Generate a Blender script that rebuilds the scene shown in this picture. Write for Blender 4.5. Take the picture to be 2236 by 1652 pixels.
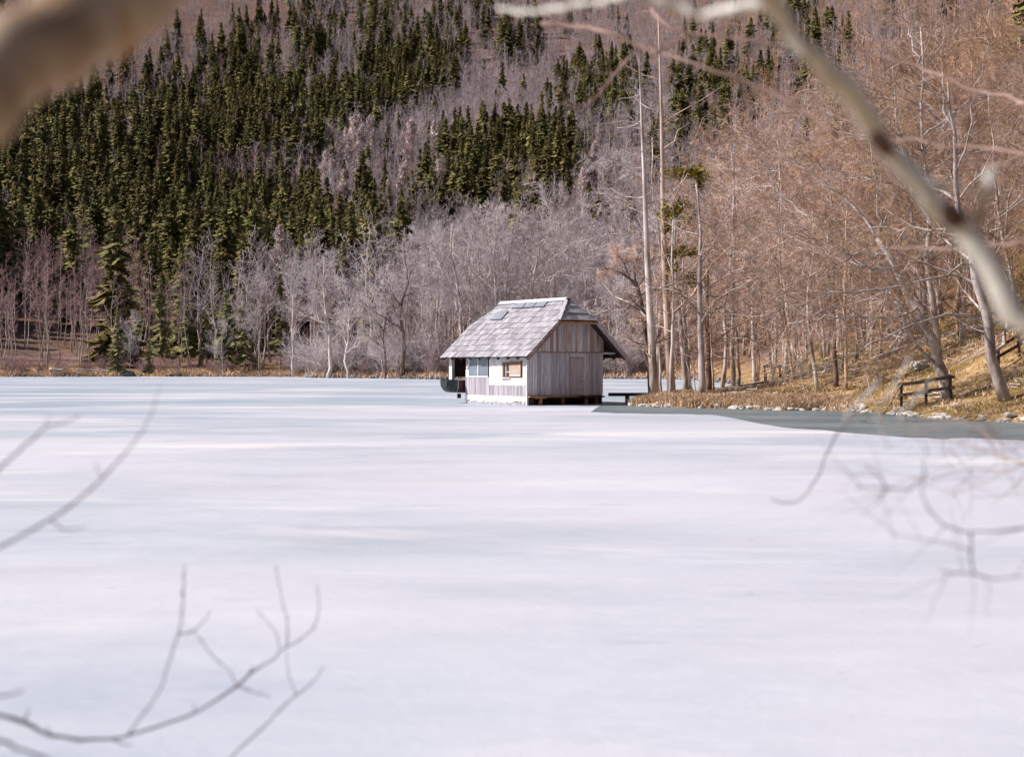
import bpy, math, random
import numpy as np
from mathutils import Vector, Matrix

# ------------------------------------------------------------------ clear
for o in list(bpy.data.objects):
    bpy.data.objects.remove(o)
SC = bpy.context.scene
COL = SC.collection

# ------------------------------------------------------------------ camera, light, exposure
CAMZ = 1.9
cam_d = bpy.data.cameras.new('camera')
cam = bpy.data.objects.new('camera', cam_d)
COL.objects.link(cam)
cam.location = (0, 0, CAMZ)
cam.rotation_euler = (math.radians(90), 0, 0)
cam_d.sensor_width = 36
cam_d.lens = 50
cam_d.shift_y = -0.0116
cam_d.clip_start = 0.05
cam_d.clip_end = 6000
cam_d.dof.use_dof = True
cam_d.dof.focus_distance = 72
cam_d.dof.aperture_fstop = 2.0
cam_d.dof.aperture_blades = 0
SC.camera = cam

SUN_EL, SUN_A = math.radians(41), math.radians(4)      # from the left, a little behind the camera
sdir = Vector((-math.cos(SUN_A) * math.cos(SUN_EL), -math.sin(SUN_A) * math.cos(SUN_EL), math.sin(SUN_EL)))
W = bpy.data.worlds.new('World')
SC.world = W
W.use_nodes = True
nt = W.node_tree
sky = nt.nodes.new('ShaderNodeTexSky')
sky.sky_type = 'NISHITA'
sky.sun_disc = False
sky.sun_elevation = SUN_EL
sky.sun_rotation = math.atan2(sdir.x, sdir.y)
sky.air_density = 1.0
sky.dust_density = 2.5
nt.links.new(sky.outputs[0], nt.nodes['Background'].inputs[0])
nt.nodes['Background'].inputs[1].default_value = 0.05
sd = bpy.data.lights.new('sun', 'SUN')
sd.energy = 5.0
sd.angle = math.radians(0.5)
sd.color = (1.0, 0.93, 0.86)
so = bpy.data.objects.new('sun', sd)
COL.objects.link(so)
so.rotation_euler = sdir.to_track_quat('Z', 'Y').to_euler()
so.location = (-50, -20, 80)
SC.view_settings.view_transform = 'Standard'
SC.view_settings.look = 'None'
SC.view_settings.exposure = 0.38
SC.view_settings.gamma = 1.0
SC.view_settings.use_curve_mapping = False

RS = np.random.RandomState(11)
R = random.Random(5)
F = 3105.5                       # focal length in the 2236 px wide measure of the photograph


def at(vx, vy, D):
    """a point of the photograph at distance D in front of the camera -> world"""
    return np.array(((vx - 1118) / F * D, D, CAMZ + (800 - vy) / F * D))


def px(P):
    P = np.asarray(P, float)
    return 1118 + P[..., 0] / P[..., 1] * F, 800 - (P[..., 2] - CAMZ) / P[..., 1] * F


# ------------------------------------------------------------------ object helpers
def tag(o, label=None, cat=None, group=None, kind=None):
    if label: o['label'] = label
    if cat: o['category'] = cat
    if group: o['group'] = group
    if kind: o['kind'] = kind
    return o


def link(name, me, parent=None):
    o = bpy.data.objects.new(name, me)
    COL.objects.link(o)
    if parent is not None:
        o.parent = parent
    return o


def empty(name, loc=(0, 0, 0), rz=0.0):
    o = bpy.data.objects.new(name, None)
    o.empty_display_size = 0.3
    COL.objects.link(o)
    o.location = loc
    o.rotation_euler = (0, 0, rz)
    return o


def np_mesh(name, V, Fq, mats, midx=None, smooth=False):
    """V (n,3); Fq list of (array (m,k)) face blocks"""
    me = bpy.data.meshes.new(name)
    V = np.ascontiguousarray(V, dtype=np.float32)
    me.vertices.add(len(V))
    me.vertices.foreach_set('co', V.ravel())
    loops = np.concatenate([f.ravel() for f in Fq]).astype(np.int32)
    tot = np.concatenate([np.full(len(f), f.shape[1], np.int32) for f in Fq])
    start = np.concatenate([[0], np.cumsum(tot)[:-1]]).astype(np.int32)
    me.loops.add(len(loops))
    me.loops.foreach_set('vertex_index', loops)
    me.polygons.add(len(tot))
    me.polygons.foreach_set('loop_start', start)
    try:
        me.polygons.foreach_set('loop_total', tot)
    except Exception:
        pass
    if midx is not None:
        me.polygons.foreach_set('material_index', np.asarray(midx, np.int32))
    if smooth:
        me.polygons.foreach_set('use_smooth', np.ones(len(tot), bool))
    for m in mats:
        me.materials.append(m)
    me.update(calc_edges=True)
    return me


class MB:
    """collects prisms and boxes into one mesh"""
    def __init__(s):
        s.v = []; s.f = []

    def box(s, x0, x1, y0, y1, z0, z1):
        n = len(s.v)
        s.v += [(x0, y0, z0), (x1, y0, z0), (x1, y1, z0), (x0, y1, z0), (x0, y0, z1), (x1, y0, z1), (x1, y1, z1), (x0, y1, z1)]
        s.f += [tuple(n + i for i in q) for q in ((0, 3, 2, 1), (4, 5, 6, 7), (0, 1, 5, 4), (1, 2, 6, 5), (2, 3, 7, 6), (3, 0, 4, 7))]
        return s

    def prism(s, pts, off):
        """polygon pts extruded by vector off"""
        n = len(s.v); k = len(pts)
        s.v += [tuple(p) for p in pts]
        s.v += [tuple(np.array(p) + np.array(off)) for p in pts]
        s.f.append(tuple(n + i for i in range(k)))
        s.f.append(tuple(n + k + i for i in reversed(range(k))))
        for i in range(k):
            j = (i + 1) % k
            s.f.append((n + i, n + k + i, n + k + j, n + j))
        return s

    def beam(s, a, b, w, h, up=(0, 0, 1)):
        a = np.array(a, float); b = np.array(b, float)
        t = b - a; t /= np.linalg.norm(t)
        u = np.cross(t, up); u /= np.linalg.norm(u)
        v = np.cross(u, t)
        q = [a + u * w / 2 * i + v * h / 2 * j for i, j in ((-1, -1), (1, -1), (1, 1), (-1, 1))]
        return s.prism(q, b - a)

    def mesh(s, name, mats, bevel=0.0):
        me = bpy.data.meshes.new(name)
        me.from_pydata(s.v, [], s.f)
        for m in (mats if isinstance(mats, (list, tuple)) else [mats]):
            me.materials.append(m)
        import bmesh
        bm = bmesh.new(); bm.from_mesh(me)
        bmesh.ops.recalc_face_normals(bm, faces=bm.faces)
        if bevel:
            bmesh.ops.bevel(bm, geom=bm.edges[:], offset=bevel, segments=1, affect='EDGES')
        bm.to_mesh(me); bm.free()
        return me

    def build(s, name, mats, parent=None, bevel=0.0):
        return link(name, s.mesh(name, mats, bevel), parent)


# ------------------------------------------------------------------ materials
def mat(name, cols, scale=3.0, stretch=(1, 1, 1), rough=0.85, rand=0.0, bump=0.0, bscale=None, detail=6, spec=0.2,
        lo=0.35, hi=0.65, second=None, sat=0.0):
    """noise blend of the colours in cols, value varied per object by rand"""
    m = bpy.data.materials.new(name)
    m.use_nodes = True
    t = m.node_tree; N = t.nodes; L = t.links
    b = N['Principled BSDF']
    b.inputs['Roughness'].default_value = rough
    b.inputs['Specular IOR Level'].default_value = spec
    tc = N.new('ShaderNodeTexCoord')
    mp = N.new('ShaderNodeMapping')
    mp.inputs['Scale'].default_value = stretch
    L.new(tc.outputs['Object'], mp.inputs[0])
    oi = N.new('ShaderNodeObjectInfo')
    ad = N.new('ShaderNodeVectorMath'); ad.operation = 'MULTIPLY_ADD'
    cx = N.new('ShaderNodeCombineXYZ')
    for i in range(3): L.new(oi.outputs['Random'], cx.inputs[i])
    L.new(cx.outputs[0], ad.inputs[0]); ad.inputs[1].default_value = (37, 21, 53)
    L.new(mp.outputs[0], ad.inputs[2])
    nz = N.new('ShaderNodeTexNoise')
    nz.inputs['Scale'].default_value = scale
    nz.inputs['Detail'].default_value = detail
    nz.inputs['Roughness'].default_value = 0.6
    L.new(ad.outputs[0], nz.inputs['Vector'])
    cr = N.new('ShaderNodeValToRGB')
    e = cr.color_ramp.elements
    k = len(cols)
    while len(e) < k: e.new(0.5)
    for i, c in enumerate(cols):
        e[i].position = lo + (hi - lo) * i / max(1, k - 1)
        e[i].color = (*c, 1)
    L.new(nz.outputs['Fac'], cr.inputs[0])
    out = cr.outputs[0]
    if second:                       # (colour, scale, lo, hi)
        n2 = N.new('ShaderNodeTexNoise'); n2.inputs['Scale'].default_value = second[1]; n2.inputs['Detail'].default_value = 5
        L.new(tc.outputs['Object'], n2.inputs['Vector'])
        r2 = N.new('ShaderNodeMapRange'); r2.inputs[1].default_value = second[2]; r2.inputs[2].default_value = second[3]
        L.new(n2.outputs['Fac'], r2.inputs[0])
        mx = N.new('ShaderNodeMix'); mx.data_type = 'RGBA'
        L.new(r2.outputs[0], mx.inputs[0]); L.new(out, mx.inputs[6]); mx.inputs[7].default_value = (*second[0], 1)
        out = mx.outputs[2]
    if rand:
        mr = N.new('ShaderNodeMapRange')
        mr.inputs[3].default_value = 1 - rand; mr.inputs[4].default_value = 1 + rand
        L.new(oi.outputs['Random'], mr.inputs[0])
        hs = N.new('ShaderNodeHueSaturation')
        L.new(mr.outputs[0], hs.inputs['Value'])
        if sat:
            ms = N.new('ShaderNodeMath'); ms.operation = 'FRACT'
            mm = N.new('ShaderNodeMath'); mm.operation = 'MULTIPLY'; mm.inputs[1].default_value = 17.3
            L.new(oi.outputs['Random'], mm.inputs[0]); L.new(mm.outputs[0], ms.inputs[0])
            m2 = N.new('ShaderNodeMapRange'); m2.inputs[3].default_value = 0.5 - sat; m2.inputs[4].default_value = 0.5 + sat
            L.new(ms.outputs[0], m2.inputs[0]); L.new(m2.outputs[0], hs.inputs['Hue'])
        L.new(out, hs.inputs['Color'])
        out = hs.outputs[0]
    L.new(out, b.inputs['Base Color'])
    if bump:
        bn = N.new('ShaderNodeTexNoise'); bn.inputs['Scale'].default_value = bscale or scale * 3; bn.inputs['Detail'].default_value = 5
        L.new(ad.outputs[0], bn.inputs['Vector'])
        bp = N.new('ShaderNodeBump'); bp.inputs['Strength'].default_value = 1.0; bp.inputs['Distance'].default_value = bump
        L.new(bn.outputs['Fac'], bp.inputs['Height']); L.new(bp.outputs[0], b.inputs['Normal'])
    return m


M = {}
M['bark_pale'] = mat('bark_pale', [(.20, .155, .14), (.40, .34, .33), (.55, .49, .48)], 2.5, (1, 1, .4), rand=.15, bump=.02)
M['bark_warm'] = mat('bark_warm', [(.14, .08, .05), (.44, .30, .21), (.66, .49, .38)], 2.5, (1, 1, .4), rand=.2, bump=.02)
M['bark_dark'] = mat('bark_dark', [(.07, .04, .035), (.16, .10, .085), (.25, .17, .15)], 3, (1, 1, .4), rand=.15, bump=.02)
M['bark_dead'] = mat('bark_dead', [(.28, .20, .18), (.55, .48, .46), (.70, .64, .62)], 1.6, (1, 1, .35), rand=.1, bump=.015)
M['bark_pine'] = mat('bark_pine', [(.28, .19, .15), (.48, .37, .31), (.60, .50, .45)], 1.8, (1, 1, .3), rand=.1, bump=.02)
M['twig_lilac'] = mat('twig_lilac', [(.28, .225, .26), (.55, .475, .525)], .25, rand=.34, sat=.012)
M['twig_pale'] = mat('twig_pale', [(.44, .38, .39), (.70, .63, .65)], .25, rand=.16, sat=.01)
M['leaf_litter'] = mat('leaf_litter', [(.12, .06, .04), (.26, .14, .08)], 2, rand=.1)
M['twig_pink'] = mat('twig_pink', [(.25, .14, .145), (.42, .275, .29)], .25, rand=.3, sat=.012)
M['twig_warm'] = mat('twig_warm', [(.21, .115, .07), (.62, .41, .285)], .3, rand=.38, sat=.015)
M['twig_rose'] = mat('twig_rose', [(.25, .145, .11), (.78, .58, .50)], .7, rand=.30, sat=.01)
M['larch'] = mat('larch', [(.50, .41, .41), (.76, .67, .66)], .4, rand=.15, sat=.01)
M['spruce'] = mat('spruce', [(.048, .051, .018), (.135, .121, .044), (.25, .20, .076)], .6, rand=.45, sat=.02)
M['spruce_soft'] = mat('spruce_soft', [(.11, .115, .05), (.23, .21, .09)], .9, rand=.2, sat=.02)
M['pine_green'] = mat('pine_green', [(.15, .13, .015), (.30, .24, .03)], 1.5, rand=.1)

M['plank_grey'] = mat('plank_grey', [(.13, .105, .115), (.25, .22, .25), (.40, .38, .44)], 2.2, (9, 9, .5), rand=.33, bump=.006, lo=.25, hi=.75, sat=.015)
M['plank_gable'] = mat('plank_gable', [(.30, .235, .24), (.54, .49, .53), (.78, .76, .84)], 2.2, (9, 9, .5), rand=.28, bump=.006, lo=.25, hi=.75, sat=.02)
M['plank_brown'] = mat('plank_brown', [(.27, .18, .14), (.44, .33, .27), (.62, .54, .53)], 1.6, (8, 8, .6), rand=.28, bump=.005, lo=.3, hi=.7, sat=.01)
M['plank_side'] = mat('plank_side', [(.28, .25, .28), (.40, .37, .42), (.52, .50, .55)], 2.2, (9, 9, .6), rand=.28, bump=.006, lo=.25, hi=.75)
M['plank_white'] = mat('plank_white', [(.46, .44, .45), (.64, .62, .63), (.74, .72, .72)], 1.6, (6, 6, .6), rand=.18, bump=.004, lo=.2, hi=.6)
M['shingle'] = mat('shingle', [(.15, .14, .165), (.31, .295, .34), (.55, .53, .58)], 1.5, (1.2, 9, 1.2), rand=.26, bump=.008, lo=.25, hi=.75, sat=.01)
M['ridge_board'] = mat('ridge_board', [(.42, .40, .45), (.58, .55, .60)], 3, (1, 1, 1), rand=.05, bump=.004)
M['barge'] = mat('barge', [(.20, .11, .10), (.34, .23, .21)], 3, (1, 1, 1), rand=.1, bump=.004)
M['dark_wood'] = mat('dark_wood', [(.05, .03, .028), (.10, .065, .055)], 3, rand=.1, bump=.005)
M['deck'] = mat('deck', [(.34, .17, .08), (.52, .29, .16)], 3, (1, 1, 3), rand=.1, bump=.004)
M['shutter'] = mat('shutter', [(.24, .10, .04), (.34, .16, .075)], 4, (4, 4, 1), bump=.003)
M['shutter_pale'] = mat('shutter_pale', [(.38, .27, .22), (.50, .41, .36)], 4, (4, 4, 1), bump=.003)
M['frame_white'] = mat('frame_white', [(.6, .58, .6), (.75, .73, .74)], 5)
M['pane_dark'] = mat('pane_dark', [(.03, .025, .03), (.05, .045, .055)], 3, rough=.15, spec=.5)
M['pane_sheet'] = mat('pane_sheet', [(.13, .175, .23), (.21, .26, .31)], 1.2, rough=.3, spec=.4)
M['solar'] = mat('solar', [(.22, .25, .30), (.30, .33, .38)], 2, rough=.25, spec=.5)
M['solar_edge'] = mat('solar_edge', [(.05, .05, .09), (.08, .08, .13)], 3, rough=.5)
M['boat_green'] = mat('boat_green', [(.012, .022, .024), (.03, .045, .045)], 5, rough=.4, spec=.4)
M['boat_red'] = mat('boat_red', [(.045, .012, .014), (.09, .025, .028)], 5, rough=.45, spec=.4)
M['boat_rim'] = mat('boat_rim', [(.45, .38, .40), (.6, .52, .52)], 5, rough=.5)
M['rock_pale'] = mat('rock_pale', [(.28, .23, .20), (.58, .53, .51), (.76, .72, .70)], 2.5, rand=.25, bump=.03)
M['rock_grey'] = mat('rock_grey', [(.16, .14, .14), (.38, .35, .35)], 2.5, rand=.2)
M['door_wood'] = mat('door_wood', [(.34, .28, .295), (.52, .45, .48)], 2, (6, 6, .6), rand=.12, bump=.004)
M['rock_dark'] = mat('rock_dark', [(.12, .12, .16), (.30, .30, .36)], 1.5, rand=.2, bump=.05)
M['straw'] = mat('straw', [(.40, .27, .17), (.74, .55, .40)], 1.1, rand=.2, lo=.3, hi=.7)
M['grass_olive'] = mat('grass_olive', [(.22, .155, .05), (.38, .27, .10)], .8, lo=.3, hi=.7)
M['limb_blur'] = mat('limb_blur', [(.10, .045, .02), (.36, .25, .17), (.72, .62, .52)], 3.0, (1, 1, 1), rough=.8, bump=.003, lo=.3, hi=.6)
M['limb_grey'] = mat('limb_grey', [(.22, .15, .13), (.52, .51, .50), (.68, .68, .67)], 8, (1, 1, 1), rough=.75, bump=.002, lo=.28, hi=.5)
M['limb_brown'] = mat('limb_brown', [(.20, .125, .10), (.40, .28, .25)], 5)
M['twig_dusk'] = mat('twig_dusk', [(.11, .10, .13), (.25, .23, .28)], 9)


# ------------------------------------------------------------------ terrain
LAKE = np.array([(-60, 3.2), (-8, 3.6), (6, 4.2), (16, 12), (22, 26), (20.5, 38), (17.3, 47.8), (16.7, 48.8), (15.4, 52), (15.1, 58), (13.5, 61.6),
                 (11.5, 61.8), (10.2, 63.9), (8.3, 64.8), (7.0, 66.8), (5.9, 68), (5.7, 70.0), (7.0, 73), (8.3, 79), (9.7, 86), (12.0, 96), (17, 112), (22, 130), (24, 150),
                 (26, 185), (25, 209), (14.6, 222), (6, 226), (-11, 211), (-17, 222), (-24, 232), (-33, 240), (-38, 262), (-72, 272),
                 (-94, 262), (-125, 252), (-260, 230), (-300, 30)], float)


def lake_sd(X, Y):
    """signed distance to the lake edge, positive on land"""
    P = np.stack([X, Y], -1)
    shp = X.shape
    P = P.reshape(-1, 2)
    best = np.full(len(P), 1e18); ins = np.zeros(len(P), bool)
    n = len(LAKE)
    for i in range(n):
        a = LAKE[i]; b = LAKE[(i + 1) % n]
        ab = b - a
        t = np.clip(((P - a) @ ab) / (ab @ ab), 0, 1)
        q = a + t[:, None] * ab
        best = np.minimum(best, ((P - q) ** 2).sum(1))
        c = (a[1] > P[:, 1]) != (b[1] > P[:, 1])
        with np.errstate(divide='ignore', invalid='ignore'):
            xx = (b[0] - a[0]) * (P[:, 1] - a[1]) / (b[1] - a[1] + 1e-12) + a[0]
        ins ^= c & (P[:, 0] < xx)
    d = np.sqrt(best)
    return np.where(ins, -d, d).reshape(shp)


_tab = RS.rand(257, 257)


def vnoise(x, y):
    xi = np.floor(x).astype(int); yi = np.floor(y).astype(int)
    fx = x - xi; fy = y - yi
    fx = fx * fx * (3 - 2 * fx); fy = fy * fy * (3 - 2 * fy)
    a = _tab[xi % 256, yi % 256]; b = _tab[(xi + 1) % 256, yi % 256]
    c = _tab[xi % 256, (yi + 1) % 256]; d = _tab[(xi + 1) % 256, (yi + 1) % 256]
    return (a * (1 - fx) + b * fx) * (1 - fy) + (c * (1 - fx) + d * fx) * fy - .5


def sstep(x, a, b):
    t = np.clip((x - a) / (b - a), 0, 1)
    return t * t * (3 - 2 * t)


def softplus(x, k=2.0):
    return np.where(x > 20 * k, x, k * np.log1p(np.exp(np.clip(x / k, -30, 30))))


def H(X, Y):
    X = np.asarray(X, float); Y = np.asarray(Y, float)
    d = lake_sd(X, Y)
    dp = np.maximum(d, 0)
    z = .42 * (1 - np.exp(-dp / .8)) + .02 * dp
    # far slope, steeper as it climbs
    far = sstep(Y, 190, 260)
    z = z + far * (.14 * softplus(dp - 30, 8) + .14 * softplus(dp - 300, 60) + .13 * softplus(dp - 850, 80))
    # right-hand bank and the steep wood above it
    dk = sstep(d, .5, 11)
    z = z + dk * .21 * softplus(X - (9.6 + .045 * (Y - 60)), 1.2) * sstep(Y, 10, 45) * (1 - .55 * sstep(Y, 150, 300))
    z = z + .55 * softplus(X - (20 + .10 * Y), 3) * sstep(d, 5, 25) * (1 - .5 * sstep(Y, 500, 1200))
    amp = sstep(d, .3, 6)
    z = z + amp * (.5 * vnoise(X * .22 + 9, Y * .22) + .22 * vnoise(X * .9, Y * .9))
    z = z + sstep(dp, 60, 300) * (26 * vnoise(X * .006 + 3, Y * .006 + 7) + 8 * vnoise(X * .025, Y * .025))
    return np.where(d > 0, z, -np.minimum(1.0, -d * .35))


ys = [1.0]
while ys[-1] < 2300:
    y = ys[-1]
    ys.append(y + (1.0 if y < 44 else .55 if y < 76 else .9 if y < 110 else max(1.6, y * .012)))
ys = np.array([-30, -15, -6] + ys)
ts = np.linspace(-.62, .62, 250)
TX = ts[None, :] * (np.maximum(ys, 0)[:, None] + 26)
TY = np.repeat(ys[:, None], len(ts), 1)
TZ = H(TX, TY)
nr, nc = TX.shape
idx = np.arange(nr * nc).reshape(nr, nc)
quads = np.stack([idx[:-1, :-1], idx[:-1, 1:], idx[1:, 1:], idx[1:, :-1]], -1).reshape(-1, 4)


def ground_mat():
    m = bpy.data.materials.new('forest_ground'); m.use_nodes = True
    t = m.node_tree; N = t.nodes; L = t.links; b = N['Principled BSDF']
    b.inputs['Roughness'].default_value = .95; b.inputs['Specular IOR Level'].default_value = .1
    tc = N.new('ShaderNodeTexCoord')
    def noise(s, d=6):
        n = N.new('ShaderNodeTexNoise'); n.inputs['Scale'].default_value = s; n.inputs['Detail'].default_value = d
        n.inputs['Roughness'].default_value = .65
        L.new(tc.outputs['Object'], n.inputs['Vector']); return n.outputs['Fac']
    def ramp(f, stops):
        r = N.new('ShaderNodeValToRGB'); e = r.color_ramp.elements
        while len(e) < len(stops): e.new(.5)
        for i, (p, c) in enumerate(stops): e[i].position = p; e[i].color = (*c, 1)
        L.new(f, r.inputs[0]); return r.outputs[0]
    def mix(f, a, c):
        x = N.new('ShaderNodeMix'); x.data_type = 'RGBA'; L.new(f, x.inputs[0]); L.new(a, x.inputs[6]); L.new(c, x.inputs[7]); return x.outputs[2]
    def mrange(f, a, c, d0=0., d1=1.):
        r = N.new('ShaderNodeMapRange'); r.inputs[1].default_value = a; r.inputs[2].default_value = c
        r.inputs[3].default_value = d0; r.inputs[4].default_value = d1; L.new(f, r.inputs[0]); return r.outputs[0]
    litter = ramp(noise(1.6), [(.3, (.06, .032, .02)), (.5, (.17, .092, .05)), (.7, (.32, .21, .12))])
    straw = ramp(noise(2.4), [(.3, (.15, .09, .04)), (.5, (.38, .25, .125)), (.7, (.60, .43, .25))])
    moss = ramp(noise(3.1), [(.35, (.10, .07, .025)), (.65, (.29, .205, .07))])
    far = ramp(noise(.05), [(.35, (.12, .075, .07)), (.65, (.25, .17, .175))])
    sp = N.new('ShaderNodeSeparateXYZ'); L.new(tc.outputs['Object'], sp.inputs[0])
    near = mix(mrange(noise(.28), .47, .57), straw, moss)
    near = mix(mrange(noise(1.1), .54, .64), near, litter)
    near = mix(mrange(sp.outputs['Z'], 2.2, 4.0), near, mix(mrange(noise(.35), .5, .62), litter, moss))
    shore = mrange(sp.outputs['Z'], 1.0, 3.2)
    farc = mix(shore, straw, far)
    farc = mix(mrange(noise(.3), .42, .60), farc, litter)
    c = mix(mrange(sp.outputs['Y'], 120, 190), near, farc)
    L.new(c, b.inputs['Base Color'])
    bp = N.new('ShaderNodeBump'); bp.inputs['Distance'].default_value = .12; L.new(noise(2.2, 8), bp.inputs['Height'])
    L.new(bp.outputs[0], b.inputs['Normal'])
    return m


gm = np_mesh('ground', np.stack([TX, TY, TZ], -1).reshape(-1, 3), [quads], [ground_mat()], smooth=True)
tag(link('ground', gm), kind='structure')


# ------------------------------------------------------------------ ice and open water
def ice_mat():
    m = bpy.data.materials.new('lake_ice'); m.use_nodes = True
    t = m.node_tree; N = t.nodes; L = t.links; b = N['Principled BSDF']
    b.inputs['Roughness'].default_value = .55; b.inputs['Specular IOR Level'].default_value = .25
    tc = N.new('ShaderNodeTexCoord')
    def noise(s, st=(1, 1, 1), d=6, ro=.6, dist=0.):
        mp = N.new('ShaderNodeMapping'); mp.inputs['Scale'].default_value = st; L.new(tc.outputs['Object'], mp.inputs[0])
        n = N.new('ShaderNodeTexNoise'); n.inputs['Scale'].default_value = s; n.inputs['Detail'].default_value = d
        n.inputs['Roughness'].default_value = ro; n.inputs['Distortion'].default_value = dist
        L.new(mp.outputs[0], n.inputs['Vector']); return n.outputs['Fac']
    def mrange(f, a, c, d0=0., d1=1.):
        r = N.new('ShaderNodeMapRange'); r.inputs[1].default_value = a; r.inputs[2].default_value = c
        r.inputs[3].default_value = d0; r.inputs[4].default_value = d1; L.new(f, r.inputs[0]); return r.outputs[0]
    def mix(f, a, c):
        x = N.new('ShaderNodeMix'); x.data_type = 'RGBA'; L.new(f, x.inputs[0])
        for k, v in ((6, a), (7, c)):
            if isinstance(v, tuple): x.inputs[k].default_value = (*v, 1)
            else: L.new(v, x.inputs[k])
        return x.outputs[2]
    big = mrange(noise(.06, (.6, 1, 1), 5, .55, .5), .42, .58)
    mid = mrange(noise(.35, (.45, 1, 1), 6, .62, .4), .36, .66)
    fine = mrange(noise(3.0, (.7, 1, 1), 7, .7), .3, .7)
    c = mix(big, (.37, .43, .54), (.62, .605, .69))
    c = mix(mrange(noise(.21, (.5, 1, 1), 6, .65, .8), .46, .62, 0, .5), c, (.43, .46, .58))
    c = mix(mrange(noise(.20, (.35, 1, 1), 5, .6, .6), .55, .66), c, (.80, .77, .80))
    md = N.new('ShaderNodeMath'); md.operation = 'MULTIPLY'; md.inputs[1].default_value = .75; L.new(mid, md.inputs[0])
    c = mix(md.outputs[0], c, (.53, .545, .625))
    sp = N.new('ShaderNodeMath'); sp.operation = 'MULTIPLY'; sp.inputs[1].default_value = .16; L.new(fine, sp.inputs[0])
    c = mix(sp.outputs[0], c, (.80, .77, .80))
    # small dark wet spots
    dk = mrange(noise(.8, (.35, 1, 1), 4, .6, .2), .66, .76, 0, .5)
    c = mix(dk, c, (.30, .34, .42))
    gr = mrange(noise(5.5, (.6, 1, 1), 3, .5), .72, .78, 0, .45)
    c = mix(gr, c, (.22, .22, .27))
    # bare, darker ice bands far out
    sy = N.new('ShaderNodeSeparateXYZ'); L.new(tc.outputs['Object'], sy.inputs[0])
    fy = mrange(sy.outputs['Y'], 38, 70)
    st = mrange(noise(.045, (.6, 2.0, 1), 7, .7, .8), .44, .56, 0, .95)
    mm = N.new('ShaderNodeMath'); mm.operation = 'MULTIPLY'; L.new(fy, mm.inputs[0]); L.new(st, mm.inputs[1])
    c = mix(mm.outputs[0], c, (.33, .40, .49))
    L.new(c, b.inputs['Base Color'])
    L.new(mrange(mid, 0, 1, .42, .7), b.inputs['Roughness'])
    bp = N.new('ShaderNodeBump'); bp.inputs['Distance'].default_value = .02; L.new(noise(1.5, (.6, 1, 1), 8, .7), bp.inputs['Height'])
    L.new(bp.outputs[0], b.inputs['Normal'])
    return m


ME = bpy.data.meshes.new('lake_ice')
ME.from_pydata([(-320, 1, 0), (60, 1, 0), (60, 300, 0), (-320, 300, 0)], [], [(0, 1, 2, 3)])
ME.materials.append(ice_mat())
tag(link('lake_ice', ME), kind='structure')

# thin wet ice along the near bank, a sheet 4 mm above
outer_v = [(1290, 899), (1342, 901.5), (1470, 903.6), (1560, 905.5), (1606, 913.5), (1650, 922.5), (1700, 931), (1739, 935),
           (1800, 938.5), (1847, 944.6), (1930, 950), (1988, 954), (2100, 957), (2236, 960), (2400, 966)]
outer = []
for (vx, vy) in outer_v:
    D = F * CAMZ / (vy - 800)
    outer.append(((vx - 1118) / F * D, D))
outer = np.array(outer)
tt = np.linspace(0, len(outer) - 1, 220)
ox = np.interp(tt, np.arange(len(outer)), outer[:, 0]); oy = np.interp(tt, np.arange(len(outer)), outer[:, 1])
oy = oy + 1.1 * vnoise(ox * .9, oy * .3 + 5) + .6 * vnoise(ox * 3.1, oy) + .3 * vnoise(ox * 9, oy)
inner = [(24, 36), (19.5, 48), (17, 56), (15, 64), (9, 69), (5.2, 74.2), (4.6, 72.4)]
wv = [(a, b, .004) for a, b in zip(ox, oy)] + [(a, b, .004) for a, b in inner]


def water_mat():
    m = mat('thin_wet_ice', [(.095, .130, .155), (.155, .195, .22), (.23, .265, .29)], .5, (.4, 1, 1), rough=.4, spec=.12, lo=.3, hi=.7, bump=.01, bscale=1.2)
    return m


import bmesh
bm = bmesh.new()
vv = [bm.verts.new(p) for p in wv]
fc = bm.faces.new(vv)
bmesh.ops.recalc_face_normals(bm, faces=[fc])
if fc.normal.z < 0: bmesh.ops.reverse_faces(bm, faces=[fc])
bmesh.ops.triangulate(bm, faces=bm.faces[:])
wm = bpy.data.meshes.new('water'); bm.to_mesh(wm); bm.free(); wm.materials.append(water_mat())
tag(link('water', wm), kind='structure')


# ------------------------------------------------------------------ tubes and branches
def resample(pts, n):
    P = np.array(pts, float)
    s = np.concatenate([[0], np.cumsum(np.linalg.norm(np.diff(P, axis=0), axis=1))])
    t = np.linspace(0, s[-1], n)
    return np.stack([np.interp(t, s, P[:, k]) for k in range(P.shape[1])], -1)


def smooth_path(pts, n):
    P = resample(pts, n)
    for _ in range(2):
        Q = P.copy(); Q[1:-1] = (P[:-2] + 2 * P[1:-1] + P[2:]) / 4; P = Q
    return P


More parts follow.
